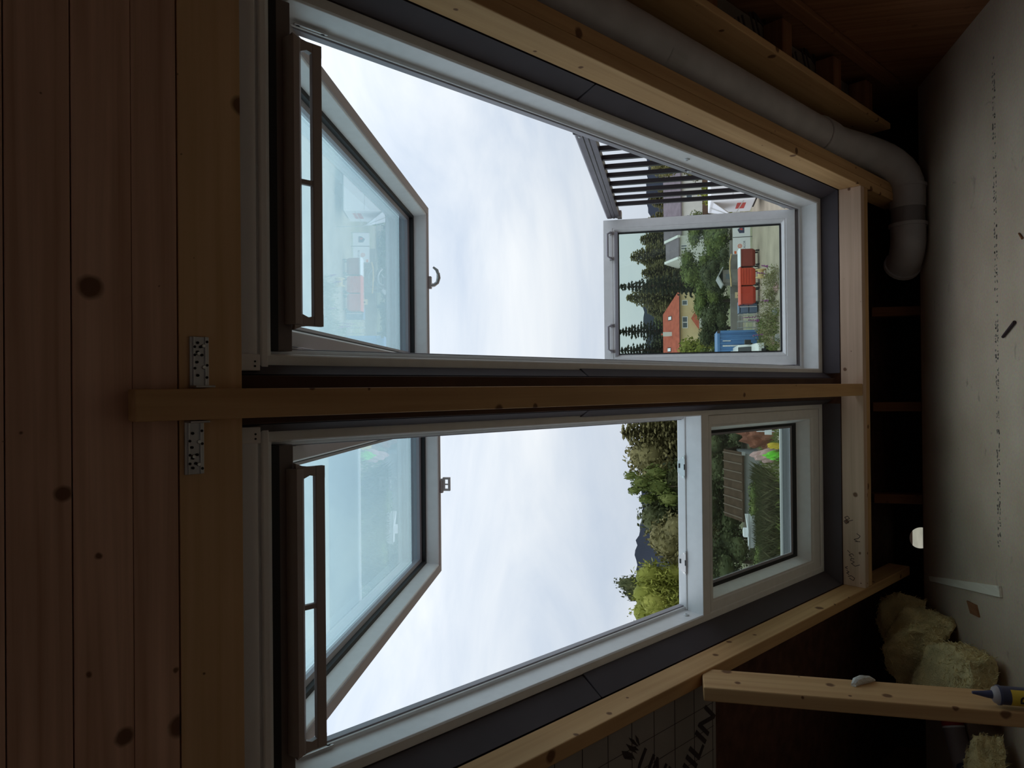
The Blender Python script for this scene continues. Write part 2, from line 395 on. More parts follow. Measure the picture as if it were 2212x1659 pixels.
# ------------------------------------------------------------------ framing timbers
def timber(name, dims, mat, label, cat='beam', group=None, matrix=ROOF, bevel=.004):
    o = B(*dims).build(name, mat, matrix=matrix, bevel=bevel); tag(o, label, cat, group); return o
# paired trimmer right of the windows, single trimmer left, header already above, sill below, loose stud between
t = empty('trimmer_beam', matrix=ROOF); tag(t, 'double pine trimmer beam along the wall side of the window with open balcony', 'beam')
B(.955, .996, .9, 5.06, 0, .105).build('inner_lamination', 'pine_y', t, bevel=.004)
B(.998, 1.045, .9, 5.06, 0.004, .105).build('outer_lamination', 'pine_y', t, bevel=.004)
B(.962, .985, 1.66, 1.70, -.012, .0).build('packing_chip', 'white_lath', t)
timber('trimmer_beam', (-1.022, -.975, .9, 5.06, 0, .105), 'pine_y', 'single pine trimmer beam above the upright post by the closed lower sash')
t = empty('sill_beam', matrix=ROOF); tag(t, 'pale pine sill beam under both roof windows with pencilled writing', 'beam')
B(-.975, .955, 4.458, 4.498, 0, .105).build('front_lamination', 'pale_pine_x', t, bevel=.003)
B(-.975, .955, 4.500, 4.545, .002, .105).build('rear_lamination', 'pine_x', t, bevel=.003)
# pencilled writing on the upper side of the sill (x along the beam, n across it)
def stroke(mb, pts, w=.0016, s=4.4575):
    for (x0, n0), (x1, n1) in zip(pts, pts[1:]):
        d = hypot(x1-x0, n1-n0) or 1e-6; ox, on = -(n1-n0)/d*w, (x1-x0)/d*w
        mb.add([(x0+ox, s, n0+on), (x1+ox, s, n1+on), (x1-ox, s, n1-on), (x0-ox, s, n0-on)], [(0, 1, 2, 3)])
pw_ = MB()
def glyphs(mb, strokes, x, n, sc):
    # strokes given in picture order: first number runs along the beam, second from the window side to the room side
    for st in strokes: stroke(mb, [(x-a*sc, n-b*sc) for a, b in st])
glyphs(pw_, [[(0, 0), (-.02, .25)]], -.757, .048, .10)                                    # 1
glyphs(pw_, [[(.10, .22), (.02, .05), (-.04, .22), (-.14, .30), (-.23, .16)]], -.745, .058, .12)   # 2 / 5
glyphs(pw_, [[(0, 0), (-.10, .10), (-.16, .02), (-.10, -.08), (0, 0)], [(-.16, .02), (-.24, -.05), (-.30, .06), (-.22, .13), (-.16, .02)], [(-.12, .10), (-.18, .25)]], -.678, .088, .13)
glyphs(pw_, [[(0, .30), (.06, .18), (0, .08), (-.04, .16)], [(-.06, .16), (-.08, .06), (-.14, .08), (-.13, .16)], [(-.17, .10), (-.22, .02), (-.27, .10), (-.22, .15)], [(-.28, .05), (-.34, -.02)]], -.866, .080, .18)
glyphs(pw_, [[(.02, .10), (.08, .22), (.0, .26), (-.06, .16), (-.02, .06)], [(-.08, .10), (-.12, .02), (-.16, .10), (-.2, .02)], [(-.24, .06), (-.28, -.02), (-.32, .06)]], -.935, .092, .16)
pw_.build('pencil_writing', 'pencil', t)
st_ = B(-.053, .004, 1.272, 4.452, .0, .044).build('loose_stud', 'pine_y', matrix=ROOF, bevel=.003)
tag(st_, 'long pine stud running down between the two roof windows', 'stud')
# central rafter between the two windows, its shade put into a dark colour
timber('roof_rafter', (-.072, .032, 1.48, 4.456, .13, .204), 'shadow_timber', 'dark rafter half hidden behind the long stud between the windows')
# perforated steel plates on the header beside the stud
def plate(x0, x1, s0, s1, label, flip):
    p = empty('bracket_plate', matrix=ROOF @ Matrix.Translation((0, 0, 0))); tag(p, label, 'bracket')
    w = s1-s0
    mb = MB(); mb.box(x0, x1, s0, s1, .0405, .0448); mb.box(x0, x1, s0+w*.14, s0+w*.24, .038, .0405); mb.box(x0, x1, s1-w*.24, s1-w*.14, .038, .0405)
    xe = x0 if flip else x1
    ins = x1-.004 if flip else x0
    mb.box(ins, ins+.004, s0, s1, .008, .0448)
    mb.build('plate', 'steel', p, bevel=.0008)
    holes = [(.12, .40), (.20, .24), (.20, .56), (.30, .40), (.36, .24), (.36, .62), (.50, .36), (.56, .88), (.10, .88), (.62, .24), (.76, .40), (.80, .86)]
    scr = [(.18, .70), (.33, .44), (.60, .72)]
    for k_, (a, c) in enumerate(holes):
        xx = (x1-a*(x1-x0)) if not flip else (x0+a*(x1-x0))
        MB().cyl((xx, s0+c*w, .0402), (xx, s0+c*w, .0372), .0026, .0026, 10).build('hole', 'hole_dark', p)
    for a, c in scr:
        xx = (x1-a*(x1-x0)) if not flip else (x0+a*(x1-x0))
        b_ = MB(); b_.cyl((xx, s0+c*w, .0405), (xx, s0+c*w, .0365), .0040, .0030, 12).build('screw', 'screw', p)
plate(.006, .102, 1.377, 1.412, 'perforated steel plate screwed to header on balcony side of the stud', False)
plate(-.156, -.055, 1.367, 1.402, 'perforated steel plate screwed to header on closed-sash side of the stud', True)

# rafter bay beside the trimmer: thin rafter, noggings against the gable, insulation behind
timber('roof_rafter', (1.322, 1.352, .9, 4.86, 0, .204), 'pine_y', 'thin brown rafter between the grey pipe and the noggings')
for s0 in (2.6, 3.2, 3.80, 4.31, 4.70):
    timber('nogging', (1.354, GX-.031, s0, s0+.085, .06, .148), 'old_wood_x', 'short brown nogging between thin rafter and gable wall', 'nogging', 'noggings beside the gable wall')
ib = B(1.354, GX-.031, 2.2, 4.85, .15, .20).build('insulation_board', 'board_shaded', matrix=ROOF); tag(ib, 'printed insulation board behind the row of noggings', 'insulation')
for s_, x_ in ((3.62, 1.47), (4.10, 1.47)):
    text_obj('UNILIN', .15, 'print_dark', ib, Matrix.Translation((x_, s_, .1485)) @ Matrix.Rotation(radians(62), 4, 'Z') @ Matrix.Rotation(pi, 4, 'X'), name='lettering')
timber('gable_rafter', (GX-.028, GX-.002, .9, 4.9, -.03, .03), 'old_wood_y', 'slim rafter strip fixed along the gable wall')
for k_, x_ in enumerate((.400, -.123, -.629)):
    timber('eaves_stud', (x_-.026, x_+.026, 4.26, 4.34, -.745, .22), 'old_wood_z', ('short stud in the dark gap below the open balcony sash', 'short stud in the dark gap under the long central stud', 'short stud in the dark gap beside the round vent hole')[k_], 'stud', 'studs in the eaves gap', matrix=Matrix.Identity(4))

# left of the window: insulation board with print, post, filler blob
ub = B(LX+.002, -1.024, .9, 3.215, .06, .12).build('insulation_board', 'board_grey', matrix=ROOF); tag(ub, 'grey insulation board printed with leaf logo beside the upright post', 'insulation')
gl_ = MB()
for s_ in np.arange(.95, 3.2, .118): gl_.box(LX+.01, -1.026, s_, s_+.0022, .0592, .060)
for k_ in range(14):
    x0 = -1.06-.085*k_
    gl_.add([(x0, .9, .0592), (x0-.0022, .9, .0592), (x0-.0022, 3.2, .0592), (x0, 3.2, .0592)], [(0, 1, 2, 3)])
gl_.build('grid_lines', 'print_dark', ub)
FLIP = Matrix.Rotation(pi, 4, 'X')
text_obj('UNILIN', .118, 'print_dark', ub, Matrix.Translation((-1.31, 3.06, .0585)) @ Matrix.Rotation(radians(42), 4, 'Z') @ FLIP, bold=.002)
text_obj('UNILIN', .115, 'print_dark', ub, Matrix.Translation((-1.315, 2.90, .0585)) @ Matrix.Rotation(radians(129), 4, 'Z') @ FLIP, bold=.001)
lg = MB()
for (p, q, w) in (((-1.134, 2.667), (-1.182, 2.72), .012), ((-1.148, 2.70), (-1.188, 2.738), .006), ((-1.12, 2.69), (-1.172, 2.748), .007), ((-1.137, 2.715), (-1.165, 2.757), .006), ((-1.104, 2.703), (-1.153, 2.755), .006), ((-1.108, 2.738), (-1.153, 2.762), .006)):
    p, q = Vector((p[0], p[1], .0588)), Vector((q[0], q[1], .0588)); d = (q-p); nn = Vector((-d.y, d.x, 0)).normalized()*w; mpt = p*.55+q*.45
    lg.add([p, mpt+nn, q, mpt-nn], [(0, 1, 2, 3)])
lg.build('leaf_logo', 'print_dark', ub)
po = B(-1.028, -.982, 2.40, 2.56, 0, EYE-.09).build('upright_post', 'pine_z', bevel=.004); tag(po, 'upright pine post standing under the trimmer beside the closed sash', 'post')
bl = MB(); rr = random.Random(3)
bl.tube([(-.978, 2.500, .735), (-.974, 2.52, .722), (-.972, 2.538, .70), (-.974, 2.552, .675), (-.98, 2.562, .655)], [.008, .014, .015, .011, .003], 8)
bl.build('filler_blob', 'filler_white', smooth=True); tag(bpy.data.objects['filler_blob'], 'dried white filler smear stuck on the upright post', 'filler')

# ------------------------------------------------------------------ vapour collars round the windows
def collar(name, pieces, label):
    c = empty(name, matrix=ROOF); tag(c, label, 'collar')
    for mb in pieces: mb.build('collar_panel', 'collar', c, bevel=.002)
KS = 2.635
def side_strip(xa, na, xb, nb, s0, s1, th=.006):
    sg = 1 if xb > xa else -1
    return MB().prism([(xa, na), (xb, nb), (xb+.0, nb+th), (xa+th*.0, na+th)], 1, s0, s1)
pcs = []
for s0, s1, d in ((1.52, KS-.002, .0), (KS+.002, 4.46, .004)):
    pcs.append(MB().prism([(.9545+.0, .108), (.930-d, .185), (.930-d, .20), (.9545, .20)], 1, s0, s1))
    pcs.append(MB().prism([(.034, .150), (.056+d, .183), (.056+d, .20), (.034, .20)], 1, s0, s1))
pcs.append(MB().prism([(4.457, .107), (4.457, .20), (4.452, .20), (4.446, .185)], 0, .056, .954))
collar('window_collar', pcs, 'dark purple-grey collar lining the opening of the balcony window')
pcs = []
for s0, s1, d in ((1.52, KS-.002, .0), (KS+.002, 4.46, .004)):
    pcs.append(MB().prism([(-.9745, .108), (-.9745, .20), (-.927+d, .20), (-.927+d, .185)], 1, s0, s1))
    pcs.append(MB().prism([(-.074, .150), (-.074, .20), (-.092-d, .20), (-.092-d, .183)], 1, s0, s1))
pcs.append(MB().prism([(4.457, .107), (4.457, .20), (4.446, .20), (4.438, .185)], 0, -.974, -.092))
collar('window_collar', pcs, 'dark purple-grey collar lining the opening with the closed lower sash')

# ------------------------------------------------------------------ the two balcony roof windows
def cyl_part(name, mat, parent, p0, p1, r, r1=None, seg=16):
    return MB().cyl(p0, p1, r, r1, seg).build(name, mat, parent, smooth=True)
HS, HN = 1.66, .242              # hinge line of the top sashes
SASH_L = 1.80
def top_sash(win, x0, x1, ang, handle_x, style):
    """hangs from the hinge at the head and stands open; local y runs from the hinge to the free edge"""
    e = empty('top_sash', parent=win)
    e.matrix_local = Matrix.Translation((0, HS, HN)) @ Matrix.Rotation(radians(ang), 4, 'X')
    MB().ring(x0, x1, .0, SASH_L, [(0, 0), (.036, 0), (.040, .004), (.047, .062), (.047, .105), (0, .105)]).build('sash_frame', 'frame_white', e, bevel=.002)
    MB().ring(x0, x1, 0, SASH_L, [(.0, -.003), (.034, -.003), (.036, .001), (.0, .001)]).build('shaded_face_strip', 'sash_face', e)  # thin overlay that carries the shading of the face as colour
    MB().ring(x0-.001, x1+.001, -.001, SASH_L+.001, [(-.004, .004), (.0, .004), (.0, .018), (-.004, .018)]).build('edge_seal', 'bar_brown', e)
    MB().ring(x0, x1, 0, SASH_L, [(.046, .060), (.058, .064), (.058, .09), (.046, .09)]).build('gasket', 'gasket', e)
    MB().ring(x0, x1, 0, SASH_L, [(.056, .080), (.072, .086), (.072, .100), (.056, .100)]).build('glazing_bead', 'alu_grey', e)
    B(x0+.06, x1-.06, .06, SASH_L-.06, .100, .124).build('glass_pane', 'pane_upper', e)
    MB().ring(x0-.006, x1+.006, -.004, SASH_L+.006, [(0, .105), (.055, .105), (.055, .132), (0, .132)]).build('outer_cladding', 'alu_grey', e)
    hx0, ye = handle_x, SASH_L-.012
    h = B(hx0-.030, hx0+.030, ye-.012, ye+.012, -.017, -.003).build('handle', 'bar_brown', e, bevel=.002)
    if style == 0:
        MB().tube([(hx0-.012, ye, -.016), (hx0-.012, ye, -.030), (hx0+.000, ye, -.046), (hx0+.022, ye, -.052), (hx0+.046, ye, -.050)], [.011, .009, .009, .010, .008], 12).build('lever', 'steel', h, smooth=True)
        MB().prism([(hx0+.040, -.056), (hx0+.064, -.050), (hx0+.078, -.030), (hx0+.070, -.024), (hx0+.056, -.038), (hx0+.040, -.044)], 1, ye-.010, ye+.010).build('lever_hook', 'steel', h, bevel=.001)
    else:
        MB().cyl((hx0+.030, ye-.006, -.012), (hx0+.030, ye+.010, -.012), .010, .008, 12).build('button', 'cap_white', h)
        m = MB(); m.ring(hx0-.020, hx0+.045, .016, .052, [(0, -.008), (.010, -.008), (.010, .008), (0, .008)]); m.box(hx0+.008, hx0+.014, .018, .048, -.006, .006)
        m.v = [(p[0], ye+p[2], -p[1]) for p in m.v]; m.build('lever', 'bar_brown', h, bevel=.001)
    return e
def vent_bar(win, x0, x1):
    e = empty('ventilation_bar', parent=win)
    MB().prism([(1.640, .196), (1.643, .180), (1.652, .171), (1.667, .173), (1.676, .184), (1.674, .200), (1.655, .214), (1.640, .214)], 0, x0, x1).build('bar_body', 'bar_brown', e, smooth=True)
    B(x0-.002, x1+.002, 1.704, 1.728, .182, .198).build('grip_bar', 'bar_brown', e, bevel=.002)
    xm = x0+(x1-x0)*.505
    for xa, xb, sg in ((x0-.002, x0+.026, 1), (x1-.026, x1+.002, -1)):
        # end arms flare out like a cove
        pts = [(xa, 1.66), (xa, 1.728), (xb, 1.728), (xb, 1.704)]
        cx = xb if sg > 0 else xa
        if sg > 0: poly = [(xa-.010, 1.655), (xa-.003, 1.672), (xa, 1.69), (xa, 1.728), (xb, 1.728), (xb-.008, 1.69), (xb, 1.672), (xb+.012, 1.66)]
        else: poly = [(xb+.010, 1.655), (xb+.003, 1.672), (xb, 1.69), (xb, 1.728), (xa, 1.728), (xa+.008, 1.69), (xa, 1.672), (xa-.012, 1.66)]
        MB().prism(poly, 2, .183, .197).build('end_arm', 'bar_brown', e)
    B(xm-.006, xm+.006, 1.66, 1.71, .184, .196).build('middle_arm', 'bar_brown', e, bevel=.002)
    return e
def window(name, X0, X1, jl, jr, sash_x, ang, hx_, style, bar):
    w = empty(name, matrix=ROOF); tag(w, kind='structure')
    prof = [(0, 0), (.026, 0), (.030, .003), (.033, .076), (.036, .080), (.046, .080), (.046, .088), (0, .088)]
    MB().ring(X0, X1, WS0, WS1, prof, k=(jl, jr, 2.1, 1.35), z=.19).build('window_frame', 'frame_white', w, bevel=.0015)
    MB().ring(X0, X1, WS0, WS1, [(0, .088), (.050, .088), (.050, .112), (0, .122)], k=(jl, jr, 2.0, 1.3), z=.19).build('outer_cladding', 'alu_grey', w, bevel=.0015)
    # ribbed head cover
    hd = MB(); hd.prism([(WS0-.02, .165), (WS0+.004, .158), (WS0+.016, .160), (WS0+.022, .172), (WS0+.022, .188), (WS0-.02, .188)], 0, X0-.01, X1+.01)
    hd.build('head_cover', 'frame_trim', w, smooth=True)
    B(X0-.004, X1+.004, WS0+.034, WS0+.050, .176, .189).build('head_rib', 'frame_trim', w, bevel=.003)
    for xx in (X0-.012, X1-.024):
        cb = B(xx, xx+.036, WS0-.022, WS0+.020, .150, .166).build('corner_block', 'frame_trim', w, bevel=.002)
        for dx in (.010, .020):
            MB().cyl((xx+dx, WS0+.008, .1505), (xx+dx, WS0+.008, .1485), .0022, .0022, 8).build('screw_hole', 'hole_dark', cb)
    # black recess between head and sash, and the fixed strip the vent bar hangs on
    B(X0+.035, X1-.035, WS0+.064, WS0+.082, .195, .24).build('head_gasket', 'gasket', w)
    B(X0+.035, X1-.035, WS0+.082, WS0+.118, .200, .24).build('sash_top_strip', 'strip_brown', w, bevel=.002)
    vent_bar(w, *bar)
    top_sash(w, sash_x[0], sash_x[1], ang, hx_, style)
    return w
w1 = window('window_1', W1[0], W1[1], .90, 1.0, (.105, .880), 42.9, .515, 0, (.150, .806))
w2 = window('window_2', W2[0], W2[1], 1.0, .90, (-.885, -.135), 41.35, -.475, 1, (-.830, -.180))
# hinge plates and screw caps on the outer jambs
for w, xx, sg in ((w1, W1[1]-.042, 1), (w2, W2[0]+.042, -1)):
    hp = B(xx-.002*sg, xx+.001*sg, 1.70, 1.79, .262, .278).build('hinge_plate', 'steel', w, bevel=.003)
    for s_ in (1.712, 1.778):
        MB().cyl((xx-.003*sg, s_, .27), (xx-.001*sg, s_, .27), .005, .005, 12).build('hinge_screw', 'gasket', hp)
for w, xx, s_, n_ in ((w1, W1[1]-.033, 3.333, .232), (w1, W1[1]-.047, 3.43, .285), (w2, W2[0]+.033, 3.295, .232)):
    sg = 1 if w is w1 else -1
    c = MB().cyl((xx, s_, n_), (xx-.004*sg, s_, n_), .011, .009, 16).build('screw_cap', 'cap_white', w, smooth=True)
    MB().cyl((xx-.0041*sg, s_, n_), (xx-.0046*sg, s_, n_), .005, .005, 10).build('screw_slot', 'alu_grey', c)
B(W1[1]-.050, W1[1]-.046, 3.40, 3.415, .281, .289).build('latch_recess', 'gasket', w1)

# closed lower sash of window 2, topped by the fixed rail with two strike plates
ls = empty('bottom_sash', parent=w2)
x0, x1 = W2[0]+.030, W2[1]-.028
B(W2[0]+.002, W2[1]-.002, 3.349, 3.402, .19, .262).build('top_rail', 'frame_white', ls, bevel=.002)
B(W2[0]+.034, W2[1]-.030, 3.345, 3.40, .262, .300).build('rail_step', 'frame_white', ls, bevel=.004)
MB().ring(x0, x1, 3.406, 4.402, [(0, 0), (.036, 0), (.040, .003), (.046, .003), (.066, .058), (.066, .075), (0, .075)], k=(1, 1, .5, 1.95), z=.192).build('sash_frame', 'frame_white', ls, bevel=.0015)
MB().ring(x0, x1, 3.406, 4.402, [(.064, .055), (.078, .060), (.078, .07), (.064, .07)], k=(1, 1, .5, 1.95), z=.192).build('gasket', 'gasket', ls)
MB().ring(x0, x1, 3.406, 4.402, [(.076, .062), (.088, .066), (.088, .072), (.076, .072)], k=(1, 1, .7, 1.9), z=.192).build('glazing_bead', 'alu_grey', ls)
B(x0+.06, x1-.06, 3.43, 4.28, .262, .268).build('glass_pane', 'pane_lower', ls)
for xc in (-.323, -.704):
    st = MB().prism([(xc-.048, .262), (xc+.048, .262), (xc+.044, .272), (xc+.022, .297), (xc-.022, .297), (xc-.044, .272)], 1, 3.3405, 3.3445)
    sp = st.build('strike_plate', 'steel', ls, bevel=.001)
    B(xc-.004, xc+.014, 3.3395, 3.341, .284, .291).build('strike_slot', 'gasket', sp)
    B(xc-.010, xc+.012, 3.3395, 3.341, .262, .2665).build('strike_slot', 'gasket', sp)
    for dx in (-.038, .038):
        MB().cyl((xc+dx, 3.3405, .269), (xc+dx, 3.339, .269), .0042, .0034, 10).build('strike_screw', 'screw', sp)

# open balcony sash of window 1: stands upright beyond the opening
base = R(0, 4.37, .27)
YB, ZB, HB = 3.762, EYE-.606, .952
bs = empty('balcony_sash', parent=w1)
bs.matrix_local = ROOF.inverted() @ Matrix.Translation((0, YB, ZB)) @ Matrix.Rotation(radians(90), 4, 'X')
# local x across, local y up, local z towards the room
def neg(mb): mb.v = [(x_, y_, -z_) for x_, y_, z_ in mb.v]; return mb
sx0, sx1 = .104, .878
neg(MB().ring(sx0, sx1, 0, HB, [(0, 0), (.042, 0), (.043, .002), (.047, .002), (.048, 0), (.052, .002), (.067, .018), (.067, .050), (0, .050)], k=(1, 1, 1.0, 1.13))).build('sash_frame', 'frame_white', bs, bevel=.001)
neg(MB().ring(sx0, sx1, 0, HB, [(.066, .012), (.071, .014), (.071, .03), (.066, .03)], k=(1, 1, 1.0, 1.13))).build('gasket', 'gasket', bs)
B(sx0+.068, sx1-.068, .066, HB-.076, -.040, -.022).build('glass_pane', 'pane_lower', bs)
B(sx0+.062, sx1-.062, HB-.076, HB-.060, -.016, .004).build('glazing_bead', 'alu_grey', bs, bevel=.002)
neg(MB().ring(sx0-.012, sx1+.012, -.012, HB+.002, [(0, .050), (.07, .050), (.07, .075), (0, .075)])).build('outer_cladding', 'dark_alu', bs)
for xa, xb in ((.674, .808), (.187, .322)):
    h = empty('pull_handle', parent=bs)
    m = MB(); zz = HB-.018
    m.tube([(xa, zz-.026, .0), (xa, zz-.022, .026), (xa+.008, zz-.006, .032), (xb-.008, zz-.006, .032), (xb, zz-.022, .026), (xb, zz-.026, .0)], .0065, 10).build('grip', 'alu_grey', h, smooth=True)
    for xx in (xa, xb):
        B(xx-.010, xx+.010, zz-.036, zz-.014, .0, .006).build('foot', 'steel', h, bevel=.002)

# side railings that unfold with the balcony sash
def railing(xr, sg):
    rl = empty('railing', parent=w1); rl.matrix_local = ROOF.inverted()
    zt_, zb_ = EYE+.331, EYE+.262
    y0_, y1_ = 2.505, 3.80
    m = MB()
    m.prism([(xr, zb_), (xr, zb_+.018), (xr+.003*sg, zb_+.021), (xr, zb_+.024), (xr, zb_+.036), (xr+.003*sg, zb_+.039), (xr, zb_+.042), (xr, zt_-.006), (xr+.006*sg, zt_), (xr+.034*sg, zt_), (xr+.038*sg, zt_-.006), (xr+.038*sg, zb_)], 1, y0_, y1_)
    m.build('handrail', 'rail_brown', rl)
    B(min(xr-.001*sg, xr+.039*sg), max(xr-.001*sg, xr+.039*sg), y0_-.014, y0_, zb_-.004, zt_+.003).build('end_cap', 'dark_alu', rl, bevel=.004)
    for dz in (.022, .052):
        MB().cyl((xr, y0_+.022, zb_+dz), (xr-.003*sg, y0_+.022, zb_+dz), .005, .004, 10).build('rivet', 'cap_white', rl)
    B(min(xr-.004*sg, xr+.03*sg), max(xr-.004*sg, xr+.03*sg), y1_-.05, y1_+.005, zb_-.012, zb_+.01).build('rail_bracket', 'steel', rl)
    for y_ in (2.725, 2.838, 2.955, 3.077, 3.206, 3.328, 3.452, 3.572):
        zz = EYE+A+.30/cos(TH)-tan(TH)*y_+.005
        B(min(xr+.008*sg, xr+.026*sg), max(xr+.008*sg, xr+.026*sg), y_-.009, y_+.009, zz, zb_+.002).build('baluster', 'dark_alu', rl)
    MB().tube([(xr+.005*sg, 3.62, EYE-.47), (xr-.012*sg, 3.74, EYE-.555)], .006, 8).build('stay_rod', 'cap_white', rl)
railing(.895, 1); railing(.070, -1)

# ------------------------------------------------------------------ grey waste pipe
pp = empty('waste_pipe', (0, 0, 0)); tag(pp, 'grey plastic waste pipe running down beside the rafters onto the floor', 'pipe')
PR = .080
PXc, PNc = 1.165, .10
c0 = R(PXc, 1.6, PNc); c1 = R(PXc, 4.30, PNc)
MB().tube([c0, c1], PR, 24).build('sloping_pipe', 'pvc_grey', pp, smooth=True)
# sticker wrapped on the side facing the room
stk = MB(); nseg = 6
for s0, s1 in ((2.94, 3.03),):
    vs_ = []; ax = Vector((1, 0, 0))
    for k_ in range(nseg+1):
        off = Vector((-sin(radians(20+k_*9)), 0, 0)) + NV*(-cos(radians(20+k_*9)))
        off = off.normalized()*(PR+.001)
        vs_ += [R(PXc, s0, PNc)+off, R(PXc, s1, PNc)+off]
    stk.add(vs_, [(2*i, 2*i+1, 2*i+3, 2*i+2) for i in range(nseg)])
stk.build('sticker', 'paper_tag', pp)
MB().tube([R(PXc, 4.20, PNc), R(PXc, 4.33, PNc)], PR+.008, 24).build('socket_ring', 'pvc_grey', pp, smooth=True, bevel=.003)
# bend from the slope round to the run along the floor edge
FY, FZ = 4.06, PR+.012
pts = []
P0 = R(PXc, 4.33, PNc); P3 = Vector((1.00, FY, FZ)); P1 = P0+SV*.22; P2 = P3+Vector((.20, 0, 0))
for k_ in range(13):
    t_ = k_/12; pts.append(P0*(1-t_)**3+P1*3*t_*(1-t_)**2+P2*3*t_*t_*(1-t_)+P3*t_**3)
MB().tube(pts, PR+.003, 24).build('bend', 'pvc_grey', pp, smooth=True)
B(1.10, 1.15, FY-.095, FY-.088, FZ+.03, FZ+.055).build('sticker', 'paper_tag', pp)
MB().tube([(1.035, FY, FZ), (1.02, FY, FZ)], PR+.010, 24).build('socket_ring', 'pvc_grey', pp, smooth=True)
MB().tube([(1.02, FY, FZ), (.915, FY, FZ)], PR+.004, 24).build('socket', 'pvc_grey', pp, smooth=True)
MB().tube([(.916, FY, FZ), (.80, FY, FZ)], PR, 24).build('plain_length', 'pvc_dark', pp, smooth=True)
MB().tube([(.835, FY, FZ), (.818, FY, FZ)], PR+.011, 24).build('socket_ring', 'pvc_grey', pp, smooth=True)
pts = [Vector((.82, FY, FZ))]
for k_ in range(9):
    a = radians(8.5*k_); pts.append(Vector((.765-.13*sin(a), FY+.13*(1-cos(a)), FZ)))
d = (pts[-1]-pts[-2]).normalized(); pts.append(pts[-1]+d*.03)
MB().tube(pts, PR+.003, 24, caps=False).build('bend', 'pvc_grey', pp, smooth=True)
MB().tube([pts[-1]-d*.02, pts[-1]], PR+.011, 24).build('socket_ring', 'pvc_grey', pp, smooth=True)
MB().tube([pts[-1]+d*.001, pts[-1]+d*.003], PR-.004, 24).build('bore', 'hole_dark', pp)

# ------------------------------------------------------------------ things on the loft floor
la = MB().prism([(-1.020, 4.06), (-.996, 4.075), (-.826, 3.26), (-.87, 3.25)], 2, .0, .012).build('lath_offcut', 'white_lath', bevel=.002)
tag(la, 'thin white lath offcut lying on the chipboard beside the insulation', 'offcut')
pk = MB().prism([(-1.03, 3.56), (-.985, 3.60), (-.975, 3.50), (-1.02, 3.47)], 2, .0, .008).build('bark_chip', 'old_wood_y'); tag(pk, 'small reddish bark chip beside the white lath', 'chip')
nl = MB().tube([(.185, 3.205, .006), (.236, 3.103, .006)], [.006, .007], 8).build('dark_peg', 'nail_dark', smooth=True); tag(nl, 'dark pointed peg lying alone on the chipboard', 'peg')
nl = MB().tube([(.571, 3.065, .004), (.545, 3.038, .004)], [.003, .004], 8).build('wood_splinter', 'old_wood_x', smooth=True); tag(nl, 'tiny dark splinter on the chipboard near the grey pipe', 'splinter')
# mineral wool: torn batts slumped over the floor edge
from mathutils import noise as mnoise
def np_mesh_simple(name, V, F):
    me = bpy.data.meshes.new(name); me.from_pydata([tuple(map(float, v)) for v in V], [], F); me.materials.append(MATS['insulation']); return me
def batt(name, pts, label, seed, size=(.2, .2, .1), rot=(0, 0, 0)):
    bm = bmesh.new(); bmesh.ops.create_cube(bm, size=1.0)
    bmesh.ops.subdivide_edges(bm, edges=bm.edges[:], cuts=23, use_grid_fill=True)
    sd = Vector((seed*7.3, seed*3.1, seed*1.7)); big = max(size[0], size[1])
    for v in bm.verts:
        c = v.co.copy()
        # rounded, sagging block with torn edges and fibrous lumps
        l_ = max(abs(c.x), abs(c.y))*2; c.z *= 1-.30*l_**3
        p = Vector((c.x*size[0], c.y*size[1], c.z*size[2]))
        w = mnoise.noise_vector(p*6+sd)*.040 + mnoise.noise_vector(p*22+sd)*.011 + mnoise.noise_vector(p*70+sd)*.008
        w.z *= .8; p += w
        p.z += .22*size[2]*sin(c.x*4+seed)+.2*size[2]*sin(c.y*5+seed*2)
        v.co = p
    zmin = min(v.co.z for v in bm.verts)
    for v in bm.verts: v.co.z -= zmin
    me = bpy.data.meshes.new(name); bm.to_mesh(me); bm.free(); me.materials.append(MATS['insulation'])
    for p in me.polygons: p.use_smooth = True
    o = bpy.data.objects.new(name, me); COL.objects.link(o); o.location = pts; o.rotation_euler = [radians(a) for a in rot]
    tag(o, label, 'insulation')
    rng = np.random.default_rng(seed+100); V, F = [], []
    pl_ = [p for p in me.polygons if p.normal.z > -.3]
    for q in range(2600):
        p = pl_[int(rng.integers(len(pl_)))]; c = np.array(p.center)+np.array(p.normal)*.001; nn = np.array(p.normal)
        d = np.cross(nn, rng.normal(0, 1, 3)); d /= np.linalg.norm(d)+1e-9; d = d+nn*rng.uniform(-.05, .5); ln = rng.uniform(.008, .030); sd_ = np.cross(d, nn); sd_ = sd_/(np.linalg.norm(sd_)+1e-9)*rng.uniform(.0006, .0018)
        mid = c+d*ln*.5+nn*.003; k = 4*q
        V += [c-sd_, c+sd_, mid+sd_, c+d*ln]; F.append((k, k+1, k+2, k+3))
    fb = np_mesh_simple('loose_fibres', V, F); fo = bpy.data.objects.new('loose_fibres', fb); COL.objects.link(fo); fo.parent = o; fo['kind'] = 'stuff'
    return o
batt('mineral_wool_batt', (-1.26, 4.03, .0), 'torn yellow mineral wool batt nearest the white lath', 1, (.30, .22, .17), (0, 0, 14))
batt('mineral_wool_batt', (-1.27, 3.76, .0), 'folded yellow mineral wool batt in the middle of the slumped row', 2, (.27, .20, .19), (0, 0, -12))
batt('mineral_wool_batt', (-1.27, 3.40, .0), 'long yellow mineral wool batt slumped beside the post', 3, (.24, .42, .14), (0, 0, 8))
batt('mineral_wool_batt', (-1.60, 3.05, .0), 'loose yellow mineral wool batt behind the upright post', 7, (.30, .34, .13), (0, 0, -20))
